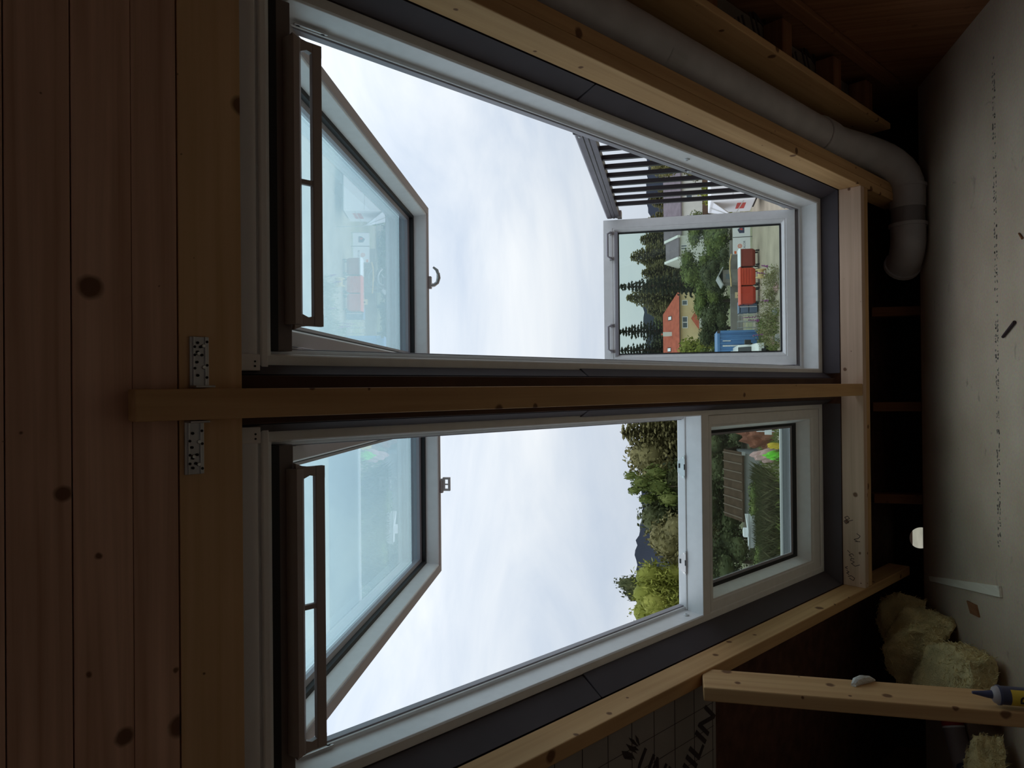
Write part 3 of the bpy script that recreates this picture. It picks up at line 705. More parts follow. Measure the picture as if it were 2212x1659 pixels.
# adhesive cartridge on a timber block beside the post
bk = B(-.979, -.88, 2.34, 2.50, 0, .125).build('timber_block', 'pine_x', bevel=.004); tag(bk, 'short pine block under the dark blue cartridge', 'block')
tb = empty('adhesive_cartridge', (-.946, 2.43, .125)); tag(tb, 'dark blue adhesive cartridge with yellow label and pointed nozzle', 'cartridge')
MB().cyl((0, 0, 0), (0, 0, .215), .027, .027, 24).build('body', 'tube_blue', tb, smooth=True)
MB().cyl((0, 0, .215), (0, 0, .222), .029, .029, 24).build('rim', 'tube_nozzle', tb, smooth=True)
MB().tube([(0, 0, .222), (0, 0, .232), (0, 0, .237)], [.027, .023, .014], 24).build('shoulder', 'can_grey', tb, smooth=True)
MB().tube([(0, 0, .236), (0, 0, .25), (.002, 0, .29)], [.0125, .0105, .004], 16).build('nozzle', 'tube_nozzle', tb, smooth=True)
lb = MB(); vs_ = []
for k_ in range(13):
    a = radians(-150+k_*10); vs_ += [(.0274*cos(a), .0274*sin(a), .06), (.0274*cos(a), .0274*sin(a), .192)]
lb.add(vs_, [(2*i, 2*i+1, 2*i+3, 2*i+2) for i in range(12)]); lbo = lb.build('label', 'label_yellow', tb)
text_obj('R', .055, 'print_dark', lbo, Matrix.Translation((0.001, -.0282, .150)) @ Matrix.Rotation(radians(90), 4, 'X') , name='letter')
# second can lying behind the post
cn = empty('sealant_can', (-1.62, 3.62, .048), (0, radians(84), radians(28))); tag(cn, 'grey sealant can with red band half hidden behind the post', 'can')
MB().cyl((0, 0, -.13), (0, 0, .05), .045, .045, 24).build('body', 'can_grey', cn, smooth=True)
MB().cyl((0, 0, .05), (0, 0, .115), .046, .046, 24).build('red_band', 'label_red', cn, smooth=True)
MB().cyl((0, 0, .042), (0, 0, .05), .0465, .0465, 24).build('white_ring', 'cap_white', cn, smooth=True)
bg_ = MB().tube([(-1.80, 3.36, .05), (-1.76, 3.46, .055), (-1.70, 3.53, .05)], [.04, .055, .03], 16).build('dark_sack', 'tube_blue', smooth=True); tag(bg_, 'dark plastic roll lying between sealant can and mineral wool', 'roll')

# ================================================================== outside
GZ = -3.0                        # ground level outside
plain('render_cream', (.72, .58, .33), .85, var=.06, scale=1.5); plain('render_white', (.74, .74, .69), .85, var=.05, scale=1.5)
plain('tile_red', (.46, .12, .075), .8, spec=.1, var=.18, scale=2.0, bump=.4, bscale=6); plain('tile_grey', (.20, .17, .185), .8, spec=.1, var=.15, scale=1.4, bump=.4, bscale=6)
plain('house_glass', (.14, .17, .20), .12); plain('house_frame', (.80, .80, .78), .5); plain('dark_line', (.05, .04, .04), .8)
plain('container_blue', (.085, .215, .46), .5, var=.10, scale=2.5); plain('print_white', (.80, .80, .80), .6)
plain('bin_orange', (.66, .075, .028), .45, var=.08, scale=3); plain('bin_red', (.52, .045, .020), .45, var=.08, scale=3); plain('bin_maroon', (.24, .035, .022), .5, var=.10, scale=3)
plain('rubber', (.025, .022, .022), .8); plain('cage_metal', (.50, .49, .46), .5, .4); plain('crate_blue', (.14, .20, .31), .6)
plain('sign_white', (.82, .82, .84), .5); plain('logo_orange', (.75, .16, .05), .5); plain('logo_navy', (.05, .06, .12), .5); plain('logo_red', (.60, .06, .05), .5); plain('logo_grey', (.35, .34, .36), .6)
plain('tent_white', (.84, .84, .86), .7); plain('reel_wood', (.62, .46, .22), .8, var=.15, scale=8)
plain('shed_grey', (.24, .22, .20), .9, var=.15, scale=3); plain('shed_brown', (.075, .048, .032), .9, spec=.05, var=.25, scale=3); plain('panel_grey', (.38, .38, .37), .8)
plain('tarp_pink', (.62, .40, .38), .8, var=.1, scale=4); plain('tarp_green', (.19, .70, .05), .6, var=.1, scale=6); plain('tarp_yellow', (.70, .52, .05), .7); plain('clay_red', (.23, .085, .05), .9, var=.25, scale=4)
plain('van_white', (.75, .75, .72), .35); plain('van_black', (.02, .02, .022), .4); plain('bark', (.12, .085, .06), .95)
plain('yard_dirt', (.40, .34, .26), .95, spec=.03, var=.16, scale=.9, bump=.3, bscale=12); plain('road_grey', (.085, .088, .095), .9, var=.12, scale=.8, bump=.3, bscale=15, spec=.03); plain('kerb_pale', (.55, .55, .55), .8); plain('hazed_forest', (.040, .050, .075), .95, var=.2, scale=.05)
plain('petal_purple', (.30, .08, .26), .7); plain('grass_blade_mat', (.25, .25, .11), .8, var=.3, scale=3)
leaf('leaf_olive', (.085, .082, .032), (.185, .170, .066), (.30, .27, .115))
leaf('leaf_dark', (.032, .042, .016), (.070, .085, .032), (.135, .145, .058))
leaf('leaf_green', (.050, .080, .018), (.120, .155, .036), (.22, .25, .070))
leaf('leaf_lime', (.130, .150, .020), (.250, .270, .045), (.400, .400, .090))
leaf('leaf_needle', (.018, .022, .012), (.036, .042, .022), (.070, .075, .038))
leaf('leaf_grass', (.030, .036, .014), (.065, .070, .028), (.17, .155, .08))
leaf('leaf_weed', (.10, .10, .035), (.20, .19, .075), (.33, .30, .16))

def ground_mat():
    m, nt, b = new_mat('yard_ground'); b.inputs['Roughness'].default_value = .95; b.inputs['Specular IOR Level'].default_value = .03
    t = nt.nodes.new('ShaderNodeTexCoord')
    a = nt.nodes.new('ShaderNodeTexNoise'); a.inputs['Scale'].default_value = .16; a.inputs['Detail'].default_value = 8
    c = nt.nodes.new('ShaderNodeTexNoise'); c.inputs['Scale'].default_value = 2.5; c.inputs['Detail'].default_value = 8
    for q in (a, c): L(nt, t.outputs['Object'], q.inputs['Vector'])
    r = nt.nodes.new('ShaderNodeValToRGB'); r.color_ramp.elements[0].position = .42; r.color_ramp.elements[1].position = .60
    r.color_ramp.elements[0].color = (.40, .345, .265, 1); r.color_ramp.elements[1].color = (.27, .27, .16, 1)
    L(nt, a.outputs['Fac'], r.inputs['Fac'])
    mx = nt.nodes.new('ShaderNodeMix'); mx.data_type = 'RGBA'; mx.blend_type = 'OVERLAY'; mx.inputs['Factor'].default_value = .6
    L(nt, r.outputs['Color'], mx.inputs[6]); L(nt, c.outputs['Color'], mx.inputs[7]); 
    bw = nt.nodes.new('ShaderNodeRGBToBW'); L(nt, c.outputs['Color'], bw.inputs[0]); L(nt, bw.outputs[0], mx.inputs[7])
    L(nt, mx.outputs[2], b.inputs['Base Color'])
ground_mat()
tag(MB().add([(-300, 4.8, GZ), (300, 4.8, GZ), (300, 420, GZ), (-300, 420, GZ)], [(0, 1, 2, 3)]).build('ground', 'yard_ground'), kind='structure')
tag(B(-60, 1.3, 25.0, 30.2, GZ, GZ+.02).build('road', 'road_grey'), kind='structure')
tag(B(1.3, 60, 24.0, 40, GZ, GZ+.015).build('yard_slab', 'yard_dirt'), kind='structure')
tag(B(-60, 1.2, 30.2, 30.45, GZ, GZ+.09).build('kerb', 'kerb_pale'), kind='structure')
# far wooded ridge, distance haze put into its bluish base colour
hm = MB(); N_ = 240; hv = []
rh = random.Random(11)
for i in range(N_+1):
    x_ = -330+660*i/N_
    z_ = 14+8*(1/(1+math.exp((x_+60)/30)))+1.2*sin(x_*.05)+.8*sin(x_*.19)+rh.uniform(-.7, .9)
    hv += [(x_, 395, GZ-1), (x_, 400, z_), (x_, 470, GZ-1)]
hf = []
for i in range(N_):
    a = 3*i; hf += [(a, a+3, a+4, a+1), (a+1, a+4, a+5, a+2)]
tag(hm.add(hv, hf).build('far_ridge', 'hazed_forest'), kind='structure')

# ---------------- trees
def np_mesh(name, V, F4, mat, smooth=False):
    me = bpy.data.meshes.new(name); V = np.asarray(V, dtype=np.float32); F4 = np.asarray(F4, dtype=np.int32)
    me.vertices.add(len(V)); me.vertices.foreach_set('co', V.ravel())
    me.loops.add(F4.size); me.loops.foreach_set('vertex_index', F4.ravel())
    me.polygons.add(len(F4)); me.polygons.foreach_set('loop_start', np.arange(0, F4.size, 4, dtype=np.int32))
    try: me.polygons.foreach_set('loop_total', np.full(len(F4), 4, dtype=np.int32))
    except Exception: pass
    me.update(calc_edges=True); me.validate(); me.materials.append(MATS[mat]); return me
def leaf_quads(rng, P, Nrm, size, aspect=1.0, jitter=.8):
    n = len(P); Nn = Nrm+rng.normal(0, jitter, (n, 3)); Nn /= np.linalg.norm(Nn, axis=1, keepdims=True)+1e-9
    a = np.cross(Nn, rng.normal(0, 1, (n, 3))); a /= np.linalg.norm(a, axis=1, keepdims=True)+1e-9
    b = np.cross(Nn, a); s = size*rng.uniform(.55, 1.3, (n, 1))
    V = np.stack([P-a*s, P-b*s*aspect*.55, P+a*s, P+b*s*aspect*.55], 1).reshape(-1, 3)
    return V, np.arange(4*n).reshape(n, 4)
def crown_mesh(name, blobs, n, size, mat, seed, aspect=1.0, droop=0.0):
    """leaf tufts spread over overlapping lobes; lobes also get a coarse leafy core so the crown is not see-through"""
    rng = np.random.default_rng(seed); Vs, Fs, off = [], [], 0
    vol = np.array([b[3]*b[4]*b[5] for b in blobs])**.67; cnt = np.maximum(30, n*vol/vol.sum()).astype(int)
    for (cx, cy, cz, rx, ry_, rz_), c in zip(blobs, cnt):
        d = rng.normal(0, 1, (c, 3)); d /= np.linalg.norm(d, axis=1, keepdims=True)
        rad = rng.uniform(.62, 1.08, (c, 1))*(1+.10*np.sin(d[:, :1]*9+cx*7)*np.sin(d[:, 1:2]*8+cz*5))
        P = d*rad*np.array([rx, ry_, rz_])+np.array([cx, cy, cz])
        if droop: P[:, 2] -= droop*rng.uniform(0, 1, c)
        V, F = leaf_quads(rng, P, d, size, aspect); Vs.append(V); Fs.append(F+off); off += len(V)
        # core
        u = np.linspace(0, 2*pi, 9)[:-1]; rows = []
        for ph in np.linspace(-1.35, 1.35, 6):
            rows.append(np.stack([np.cos(u)*np.cos(ph)*rx*.72+cx, np.sin(u)*np.cos(ph)*ry_*.72+cy, np.full(8, np.sin(ph)*rz_*.72+cz)], 1))
        V = np.concatenate(rows); F = np.array([(r*8+i, r*8+(i+1) % 8, (r+1)*8+(i+1) % 8, (r+1)*8+i) for r in range(5) for i in range(8)])
        Vs.append(V); Fs.append(F+off); off += len(V)
    return np_mesh(name, np.concatenate(Vs), np.concatenate(Fs), mat)
def spruce_mesh(name, mat, seed, tiers=22, spread=.22, dens=1.0, broad=False):
    """unit-height conifer: whorls of drooping boughs made of needle sprays"""
    rng = np.random.default_rng(seed); P, Nn, S = [], [], []
    Vs, Fs, off = [], [], 0
    for t_ in range(tiers):
        h = .10+.88*(t_/(tiers-1))**.92; L_ = spread*((1-h)**(.62 if broad else .85))+.012
        nb = int((9 if t_ < tiers*.8 else 6)*dens)
        for b_ in range(nb):
            a = 2*pi*(b_+rng.uniform(0, 1))/nb+t_*.7; ln = L_*rng.uniform(.7, 1.15); k = max(3, int(ln/.018))
            for j in range(k):
                f = (j+1)/k; r = ln*f; z = h-.35*r+.25*r*f
                p = np.array([cos(a)*r, sin(a)*r, z])+rng.normal(0, .006, 3)
                d = np.array([cos(a), sin(a), -.25]); side = np.array([-sin(a), cos(a), 0])
                w = .020*(1-.45*f)*(1.3 if broad else 1.0); l_ = .026
                q = [p-d*l_, p-side*w*rng.uniform(.6, 1.3)-np.array([0, 0, .008]), p+d*l_, p+side*w*rng.uniform(.6, 1.3)-np.array([0, 0, .008])]
                Vs.append(np.array(q)); Fs.append(np.array([[0, 1, 2, 3]])+off); off += 4
                q2 = [p-d*l_*.7, p-np.array([0, 0, .020]), p+d*l_*.7, p+np.array([0, 0, .006])]
                Vs.append(np.array(q2)); Fs.append(np.array([[0, 1, 2, 3]])+off); off += 4
    return np_mesh(name, np.concatenate(Vs), np.concatenate(Fs), mat)
def trunk_mesh(h=1.0, r=.025):
    m = MB(); m.tube([(0, 0, 0), (.004, 0, h*.3), (-.004, .003, h*.65), (0, 0, h)], [r, r*.8, r*.5, r*.12], 8)
    me = bpy.data.meshes.new('trunk'); me.from_pydata(m.v, [], m.f); me.materials.append(MATS['bark']); return me
rb = random.Random(21)
def lobes(k, spreadx, z0, z1, r0, r1, seed):
    r_ = random.Random(seed); out = []
    for i in range(k):
        z = z0+(z1-z0)*r_.random(); w = spreadx*(1-abs((z-z0)/(z1-z0)-.35)*.9)
        a = r_.uniform(0, 6.28); q = w*math.sqrt(r_.random()); r = r_.uniform(r0, r1)
        out.append((cos(a)*q, sin(a)*q, z, r, r, r*.9))
    return out
PROTO = {
 'broad_olive': crown_mesh('foliage', lobes(15, .34, .18, .86, .14, .22, 1), 5200, .022, 'leaf_olive', 1),
 'broad_green': crown_mesh('foliage', lobes(15, .36, .15, .86, .13, .22, 2), 5200, .022, 'leaf_green', 2),
 'broad_dark': crown_mesh('foliage', lobes(15, .36, .12, .86, .14, .22, 3), 5200, .022, 'leaf_dark', 3),
 'willow': crown_mesh('foliage', lobes(17, .40, .28, .86, .14, .20, 4), 9000, .024, 'leaf_lime', 4, aspect=.55, droop=.10),
 'feathery': crown_mesh('foliage', lobes(15, .30, .30, .93, .06, .13, 5), 2600, .020, 'leaf_green', 5),
 'spruce': spruce_mesh('foliage', 'leaf_needle', 6, 24, .17, 1.0),
 'thuja': spruce_mesh('foliage', 'leaf_olive', 7, 30, .34, 1.5, True),
 'pine': spruce_mesh('foliage', 'leaf_needle', 8, 16, .34, 1.0, True),
 'bush': crown_mesh('foliage', lobes(9, .40, .25, .75, .22, .34, 9), 3000, .035, 'leaf_green', 9),
 'lime_bush': crown_mesh('foliage', lobes(9, .35, .25, .8, .18, .30, 10), 1500, .045, 'leaf_lime', 10),
}
TRUNK = trunk_mesh(); TRUNK_S = trunk_mesh(.62, .03)
def tree(kind, name, x, y, h, w, label, cat='tree', group=None, rz=None, z=GZ):
    """h = real height, w = crown width factor against height"""
    e = empty(name, (x, y, z)); e.rotation_euler = (0, 0, rb.uniform(0, 6.28) if rz is None else rz)
    e.scale = (h*w, h*w, h); tag(e, label, cat, group)
    for nm, me in (('foliage', PROTO[kind]), ('trunk', TRUNK if kind in ('spruce', 'thuja', 'pine') else TRUNK_S)):
        o = bpy.data.objects.new(nm, me); COL.objects.link(o); o.parent = e
        if nm == 'foliage': o['kind'] = 'stuff'
    return e
GB = 'conifers on the slope behind the houses'
for x, y, h, w in ((18.0, 100, 9.9, .95), (20.8, 102, 8.6, 1.1), (15.4, 98, 8.3, 1.1), (13.2, 97, 8.2, 1.2), (23.4, 104, 8.2, 1.2), (26.5, 103, 7.2, 1.3), (30.0, 100, 6.9, 1.3), (10.4, 99, 7.6, 1.2)):
    tree('thuja', 'broad_conifer', x, y, h, w, 'broad olive conifer on the slope behind the white houses', group=GB)
tree('thuja', 'broad_conifer', 11.75, 95, 10.2, .85, 'tallest olive conifer beside the red roofed house')
tree('spruce', 'spruce_tree', 9.75, 70, 9.6, .85, 'thin spruce with bare pointed top behind the rounded tree')
tree('spruce', 'spruce_tree', 8.0, 104, 11.9, 1.25, 'dark spruce rising behind the red roof chimney')
tree('spruce', 'spruce_tree', 5.1, 101, 11.4, 1.25, 'dark spruce rising behind the end of the red roof')
tree('broad_green', 'roadside_tree', 10.6, 114, 7.0, 1.2, 'green tree behind the red roof ridge', group='trees behind red roof'); tree('broad_dark', 'roadside_tree', 4.6, 118, 8.2, 1.3, 'dark tree between the two spruces behind the red roof')
tree('broad_green', 'rounded_tree', 9.0, 56, 3.65, 1.25, 'rounded green tree beside the cable reel and bins'); tree('broad_green', 'rounded_tree', 12.3, 58, 3.0, 1.5, 'low green tree in front of the white house')
tree('broad_green', 'rounded_tree', 6.0, 52, 2.8, 1.5, 'bushy green tree behind the orange bin'); tree('broad_dark', 'rounded_tree', 3.9, 50, 2.6, 1.6, 'bushy dark tree behind the wire cages')
tree('broad_green', 'rounded_tree', 1.4, 50, 2.7, 1.6, 'bushy green tree behind the blue container'); tree('broad_dark', 'rounded_tree', 7.6, 50, 2.5, 1.5, 'bushy dark tree behind the grey shed')
tree('lime_bush', 'leafy_bush', 3.2, 70, 3.55, 1.1, 'light green leafy bush in front of the cream house', 'bush'); tree('bush', 'leafy_bush', 10.6, 54, 2.3, 1.4, 'dark bush beside the white banners', 'bush')
tree('lime_bush', 'leafy_bush', 10.6, 42, 2.6, .9, 'yellow green bush beside the small brown roof', 'bush')
tree('broad_olive', 'roadside_tree', 24.0, 78, 6.6, .9, 'olive tree in front of the long grey roof'); tree('broad_olive', 'roadside_tree', 29.0, 74, 6.4, 1.0, 'olive tree beyond the small brown roof')
# left: belt of tall trees, willow, pine
tree('thuja', 'tall_hedge_tree', -2.9, 46, 7.6, 1.15, 'olive hedge conifer beside the orange clay heap'); tree('broad_olive', 'tall_hedge_tree', -4.6, 47, 7.3, 1.05, 'olive broadleaf tree between hedge conifer and feathery tree')
tree('feathery', 'feathery_tree', -6.05, 44, 7.6, .60, 'light feathery tree sticking out above the hedge'); tree('broad_dark', 'tall_hedge_tree', -7.3, 45, 6.6, 1.05, 'dark broadleaf tree under the feathery tree')
tree('broad_olive', 'tall_hedge_tree', -8.7, 43, 5.9, 1.0, 'olive broadleaf tree next to the yellow green willow'); tree('broad_dark', 'tall_hedge_tree', -1.0, 48, 7.0, 1.0, 'dark tree beside the olive hedge conifer')
tree('willow', 'willow_tree', -11.9, 41.5, 7.1, .80, 'bright yellow green willow in front of the far ridge'); tree('broad_dark', 'pine_tree', -16.7, 60, 9.4, .42, 'dark ragged pine peeping over the willow')
tree('broad_dark', 'tall_hedge_tree', -5.6, 41, 3.9, 1.5, 'low dark tree behind the brown shed roof'); tree('broad_dark', 'tall_hedge_tree', -9.2, 39, 3.4, 1.5, 'low dark tree behind the white boat'); tree('broad_dark', 'tall_hedge_tree', -2.2, 41, 3.2, 1.4, 'low dark tree above the clay heap')
tree('bush', 'leafy_bush', -5.2, 33.6, 1.25, 1.5, 'low green bush in the tall grass before the brown shed', 'bush'); tree('bush', 'leafy_bush', -7.4, 32.6, 1.1, 1.7, 'low green bush in the tall grass before the white boat', 'bush')
tree('broad_dark', 'tall_hedge_tree', -13.4, 38, 3.3, 1.5, 'low dark tree under the willow')

# ---------------- houses
def rect_window(p, x0, x1, y, z0, z1, bars=1):
    f = MB().ring(x0, x1, z0, z1, [(0, 0), (.10, 0), (.10, .10), (0, .10)]); f.v = [(a, y-.06+c, b) for a, b, c in f.v]
    w = f.build('window', 'house_frame', p)
    B(x0+.08, x1-.08, y-.015, y-.005, z0+.08, z1-.08).build('pane', 'house_glass', w)
    for k_ in range(bars):
        xm = x0+(x1-x0)*(k_+1)/(bars+1); B(xm-.06, xm+.06, y-.05, y-.02, z0+.05, z1-.05).build('glazing_bar', 'house_frame', w)
hs = empty('red_roof_house', (0, 0, 0)); tag(hs, 'cream house with hipped red tiled roof and pale chimney', 'house')
B(1.6, 11.55, 90, 98, GZ, .36).build('wall', 'render_cream', hs)
MB().add([(1.3, 89.6, .33), (11.82, 89.6, .33), (11.82, 98.4, .33), (1.3, 98.4, .33), (3.65, 94, 2.36), (9.3, 94, 2.36)], [(0, 1, 5, 4), (1, 2, 5), (2, 3, 4, 5), (3, 0, 4), (0, 3, 2, 1)]).build('roof', 'tile_red', hs)
B(1.3, 11.82, 89.5, 89.6, .24, .34).build('gutter', 'dark_line', hs)
ch = B(6.35, 6.85, 91.6, 92.3, .9, 2.35).build('chimney', 'render_white', hs); MB().cyl((6.6, 91.95, 2.35), (6.6, 91.95, 2.6), .12, .10, 8).build('chimney_pot', 'tile_red', ch)
for x0, x1, bars in ((9.95, 10.62, 0), (7.14, 8.6, 1)): rect_window(hs, x0, x1, 90, -.68, .02, bars)
for x0, z0 in ((8.32, 1.28), (4.36, 1.40)):
    k_ = (z0-.33)/(2.36-.33); y_ = 89.6+4.4*k_
    sk = MB().add([(x0, y_-.10, z0-.02), (x0+.55, y_-.10, z0-.02), (x0+.55, y_+.75, z0+.42), (x0, y_+.75, z0+.42)], [(0, 1, 2, 3)]).build('skylight_frame', 'dark_line', hs)
    MB().add([(x0+.08, y_-.06, z0+.04), (x0+.47, y_-.06, z0+.04), (x0+.47, y_+.62, z0+.40), (x0+.08, y_+.62, z0+.40)], [(0, 1, 2, 3)]).build('skylight_pane', 'sign_white', sk)
MB().add([(9.7, 88.6, -1.95), (7.0, 88.6, -1.95), (8.3, 88.9, -1.08), (8.3, 90, -1.08), (9.7, 90, -1.95), (7.0, 90, -1.95)], [(0, 1, 2), (0, 2, 3, 4), (1, 5, 3, 2)]).build('porch_roof', 'tile_red', hs)
B(7.1, 9.6, 88.7, 90, GZ, -1.95).build('porch_wall', 'render_white', hs)
def gable_house(name, x0, x1, y0, y1, ze, zr, roofmat, label, wins, parapet=True):
    h = empty(name, (0, 0, 0)); tag(h, label, 'house'); ym = (y0+y1)/2
    MB().prism([(y0, GZ), (y1, GZ), (y1, ze), (ym, zr), (y0, ze)], 0, x0, x1).build('wall', 'render_white', h)
    MB().prism([(y0-.3, ze-.10), (ym, zr+.02), (y1+.3, ze-.10), (y1+.3, ze+.05), (ym, zr+.16), (y0-.3, ze+.05)], 0, x0+(.25 if parapet else -.2), x1-(.25 if parapet else -.2)).build('roof', roofmat, h)
    if parapet:
        for xa in (x0-.02, x1-.26): MB().prism([(y0-.34, ze-.15), (ym, zr+.0), (y1+.34, ze-.15), (y1+.34, ze+.15), (ym, zr+.34), (y0-.34, ze+.15)], 0, xa, xa+.28).build('skew', 'render_white', h)
    for a in wins: rect_window(h, *a)
    return h
gable_house('white_house', 14.8, 17.55, 85, 91, .34, 1.72, 'tile_grey', 'narrow white house with grey roof and white gable copings', [(15.85, 16.5, 85, -.62, .18, 1)])
gable_house('white_house', 17.7, 29.0, 86, 93, .05, 1.95, 'tile_grey', 'long white house with grey roof seen behind the railing', [(19.6, 20.2, 86, -1.3, -.5, 0), (22.0, 22.6, 86, -1.3, -.5, 0), (24.6, 25.2, 86, -1.3, -.5, 0)], False)
gable_house('brown_shed', 11.0, 13.4, 45, 48, -1.95, -.85, 'shed_brown', 'small shed with brown pitched roof behind the railing', [], False)
sh = empty('garden_shed', (0, 0, 0)); tag(sh, 'weathered grey garden shed behind the bent pole', 'shed')
B(6.15, 6.9, 44, 45.4, GZ, -1.72).build('wall', 'shed_grey', sh); MB().prism([(6.0, -1.75), (6.52, -1.48), (7.05, -1.75), (7.05, -1.68), (6.52, -1.40), (6.0, -1.68)], 1, 43.8, 45.6).build('roof', 'panel_grey', sh)
B(6.35, 6.65, 43.97, 44, -2.2, -1.9).build('window', 'house_glass', sh)
fw_ = B(2.4, 9.0, 45.8, 46.0, GZ, -2.28).build('board_fence', 'shed_grey'); tag(fw_, 'dark grey board fence behind the row of bins', 'fence')

# ---------------- yard things
cb = empty('shipping_container', (.45, 37.0, GZ)); tag(cb, 'blue steel shipping container with white print and small sign', 'container')
cw, cd, chh = 2.32, 2.4, 2.06
prof = []; n = 24
for i in range(n):
    xa = -cw+.12+(2*cw-.24)*i/n; st = (2*cw-.24)/n
    prof += [(xa, .04), (xa+st*.35, .04), (xa+st*.5, .075), (xa+st*.85, .075)]
prof += [(cw-.12, .04), (cw-.12, .12), (-cw+.12, .12)]
MB().prism(prof, 2, .14, chh-.12).build('side_panel', 'container_blue', cb)
m = MB(); m.box(-cw, cw, 0.0, .12, 0, .14); m.box(-cw, cw, 0, .12, chh-.12, chh); m.box(-cw, -cw+.12, 0, .14, .14, chh-.12); m.box(cw-.12, cw, 0, .14, .14, chh-.12)
m.box(-cw, cw, cd-.12, cd, 0, chh); m.build('frame', 'container_blue', cb)
m = MB(); m.box(-cw, cw, .1, cd-.1, chh-.05, chh-.01); m.build('top_panel', 'container_blue', cb)
m = MB(); m.box(cw-.10, cw-.04, .12, cd-.12, .12, chh-.1); m.build('end_wall', 'container_blue', cb)
m = MB(); m.box(-cw+.04, -cw+.10, .12, cd-.12, .12, chh-.1); m.build('end_wall', 'container_blue', cb)
for zz in (0, chh-.14):
    for xx in (-cw-.01, cw-.13): B(xx, xx+.14, -.012, .13, zz, zz+.14).build('corner_casting', 'dark_line', cb)
for x_, z0, z1, w in ((1.80, 1.42, 1.80, .05), (1.55, .86, 1.80, .075)):
    m = MB(); zz = z0; r_ = random.Random(int(z0*100))
    while zz < z1:
        h_ = r_.uniform(.03, .06); m.box(x_-w/2, x_+w/2, .028, .038, zz, min(z1, zz+h_)); zz += h_+.012
    m.build('stencil_print', 'print_white', cb)
sg_ = B(.98, 1.28, .02, .034, 1.13, 1.42).build('sign', 'sign_white', cb)
text_obj('B', .2, 'logo_red', sg_, Matrix.Translation((1.13, .018, 1.27)) @ Matrix.Rotation(radians(90), 4, 'X'), name='letter')

def wheelie(x, y, mat, label, ribbed, lidmat):
    e = empty('wheeled_bin', (x, y, GZ)); tag(e, label, 'bin', 'large wheeled bins in the yard')
    w = .43
    MB().add([(-w*.86, -.30, .20), (w*.86, -.30, .20), (w*.86, .30, .20), (-w*.86, .30, .20), (-w, -.40, .34), (w, -.40, .34), (w, .40, .34), (-w, .40, .34), (-w, -.42, .90), (w, -.42, .90), (w, .42, .90), (-w, .42, .90)],
             [(0, 3, 2, 1), (0, 1, 5, 4), (1, 2, 6, 5), (2, 3, 7, 6), (3, 0, 4, 7), (4, 5, 9, 8), (5, 6, 10, 9), (6, 7, 11, 10), (7, 4, 8, 11)]).build('body', mat, e, bevel=.02)
    lid = MB().prism([(-.47, .90), (.47, .90), (.47, .94), (.25, 1.0), (-.25, 1.0), (-.47, .94)], 0, -w-.03, w+.03).build('lid', lidmat, e, bevel=.01)
    if ribbed:
        for k_ in range(4): B(-w*.9, w*.9, -.49, -.40, .42+.13*k_, .45+.13*k_).build('rib', mat, e, bevel=.008)
    for xx in (-w+.08, w-.08):
        for yy in (-.30, .30): MB().cyl((xx-.025, yy, .10), (xx+.025, yy, .10), .10, .10, 14).build('wheel', 'rubber', e)
    B(-w-.02, -w+.0, -.1, .1, .74, .80).build('side_lug', 'dark_line', e); B(w, w+.02, -.1, .1, .74, .80).build('side_lug', 'dark_line', e)
wheelie(6.36, 37.3, 'bin_maroon', 'dark maroon wheeled bin with white lid beside the banners', False, 'sign_white')
wheelie(5.42, 37.3, 'bin_orange', 'orange red wheeled bin with horizontal ribs behind the cable reel', True, 'bin_orange')
wheelie(4.50, 37.3, 'bin_red', 'plain bright red wheeled bin beside the wire cages', False, 'bin_orange')
rl = empty('cable_reel', (5.18, 34.6, GZ), (0, radians(90), 0)); tag(rl, 'small yellowish wooden cable reel standing before the ribbed bin', 'reel')
for zz in (-.20, .16): MB().cyl((-.24, 0, zz), (-.24, 0, zz+.04), .235, .235, 24).build('flange', 'reel_wood', rl)
MB().cyl((-.24, 0, -.17), (-.24, 0, .17), .13, .13, 20).build('drum', 'reel_wood', rl)
ch_ = empty('crate_stack', (3.98, 37.9, GZ)); tag(ch_, 'blue grey stacked crates between red bin and wire cages', 'crate')
for k_ in range(2):
    m = MB(); m.ring(-.28, .28, -.35, .35, [(0, 0), (.03, 0), (.03, .38), (0, .38)]); m.box(-.27, .27, -.34, .34, 0, .03); m.v = [(a, b, c+.08+.42*k_) for a, b, c in m.v]; m.build('crate', 'crate_blue', ch_)
B(-.29, .29, -.36, .36, .92, .97).build('crate_lid', 'crate_blue', ch_)
B(-.02, .02, -.37, -.35, .1, .92).build('label_strip', 'sign_white', ch_)
for k_, x_ in enumerate((3.40, 3.13)):
    cg = empty('wire_cage', (x_, 37.6+.4*k_, GZ)); tag(cg, ('pale wire cage next to the blue grey crates', 'pale wire cage next to the blue container')[k_], 'cage', 'wire cages in the yard')
    for xx in (-.17, .17):
        for yy in (-.25, .25): B(xx-.012, xx+.012, yy-.012, yy+.012, .0, 1.0).build('upright', 'cage_metal', cg)
    for zz in (.05, .24, .43, .62, .81, .98):
        m = MB(); m.ring(-.18, .18, -.26, .26, [(0, 0), (.012, 0), (.012, .014), (0, .014)]); m.v = [(a, b, c+zz) for a, b, c in m.v]; m.build('wire_rail', 'cage_metal', cg)
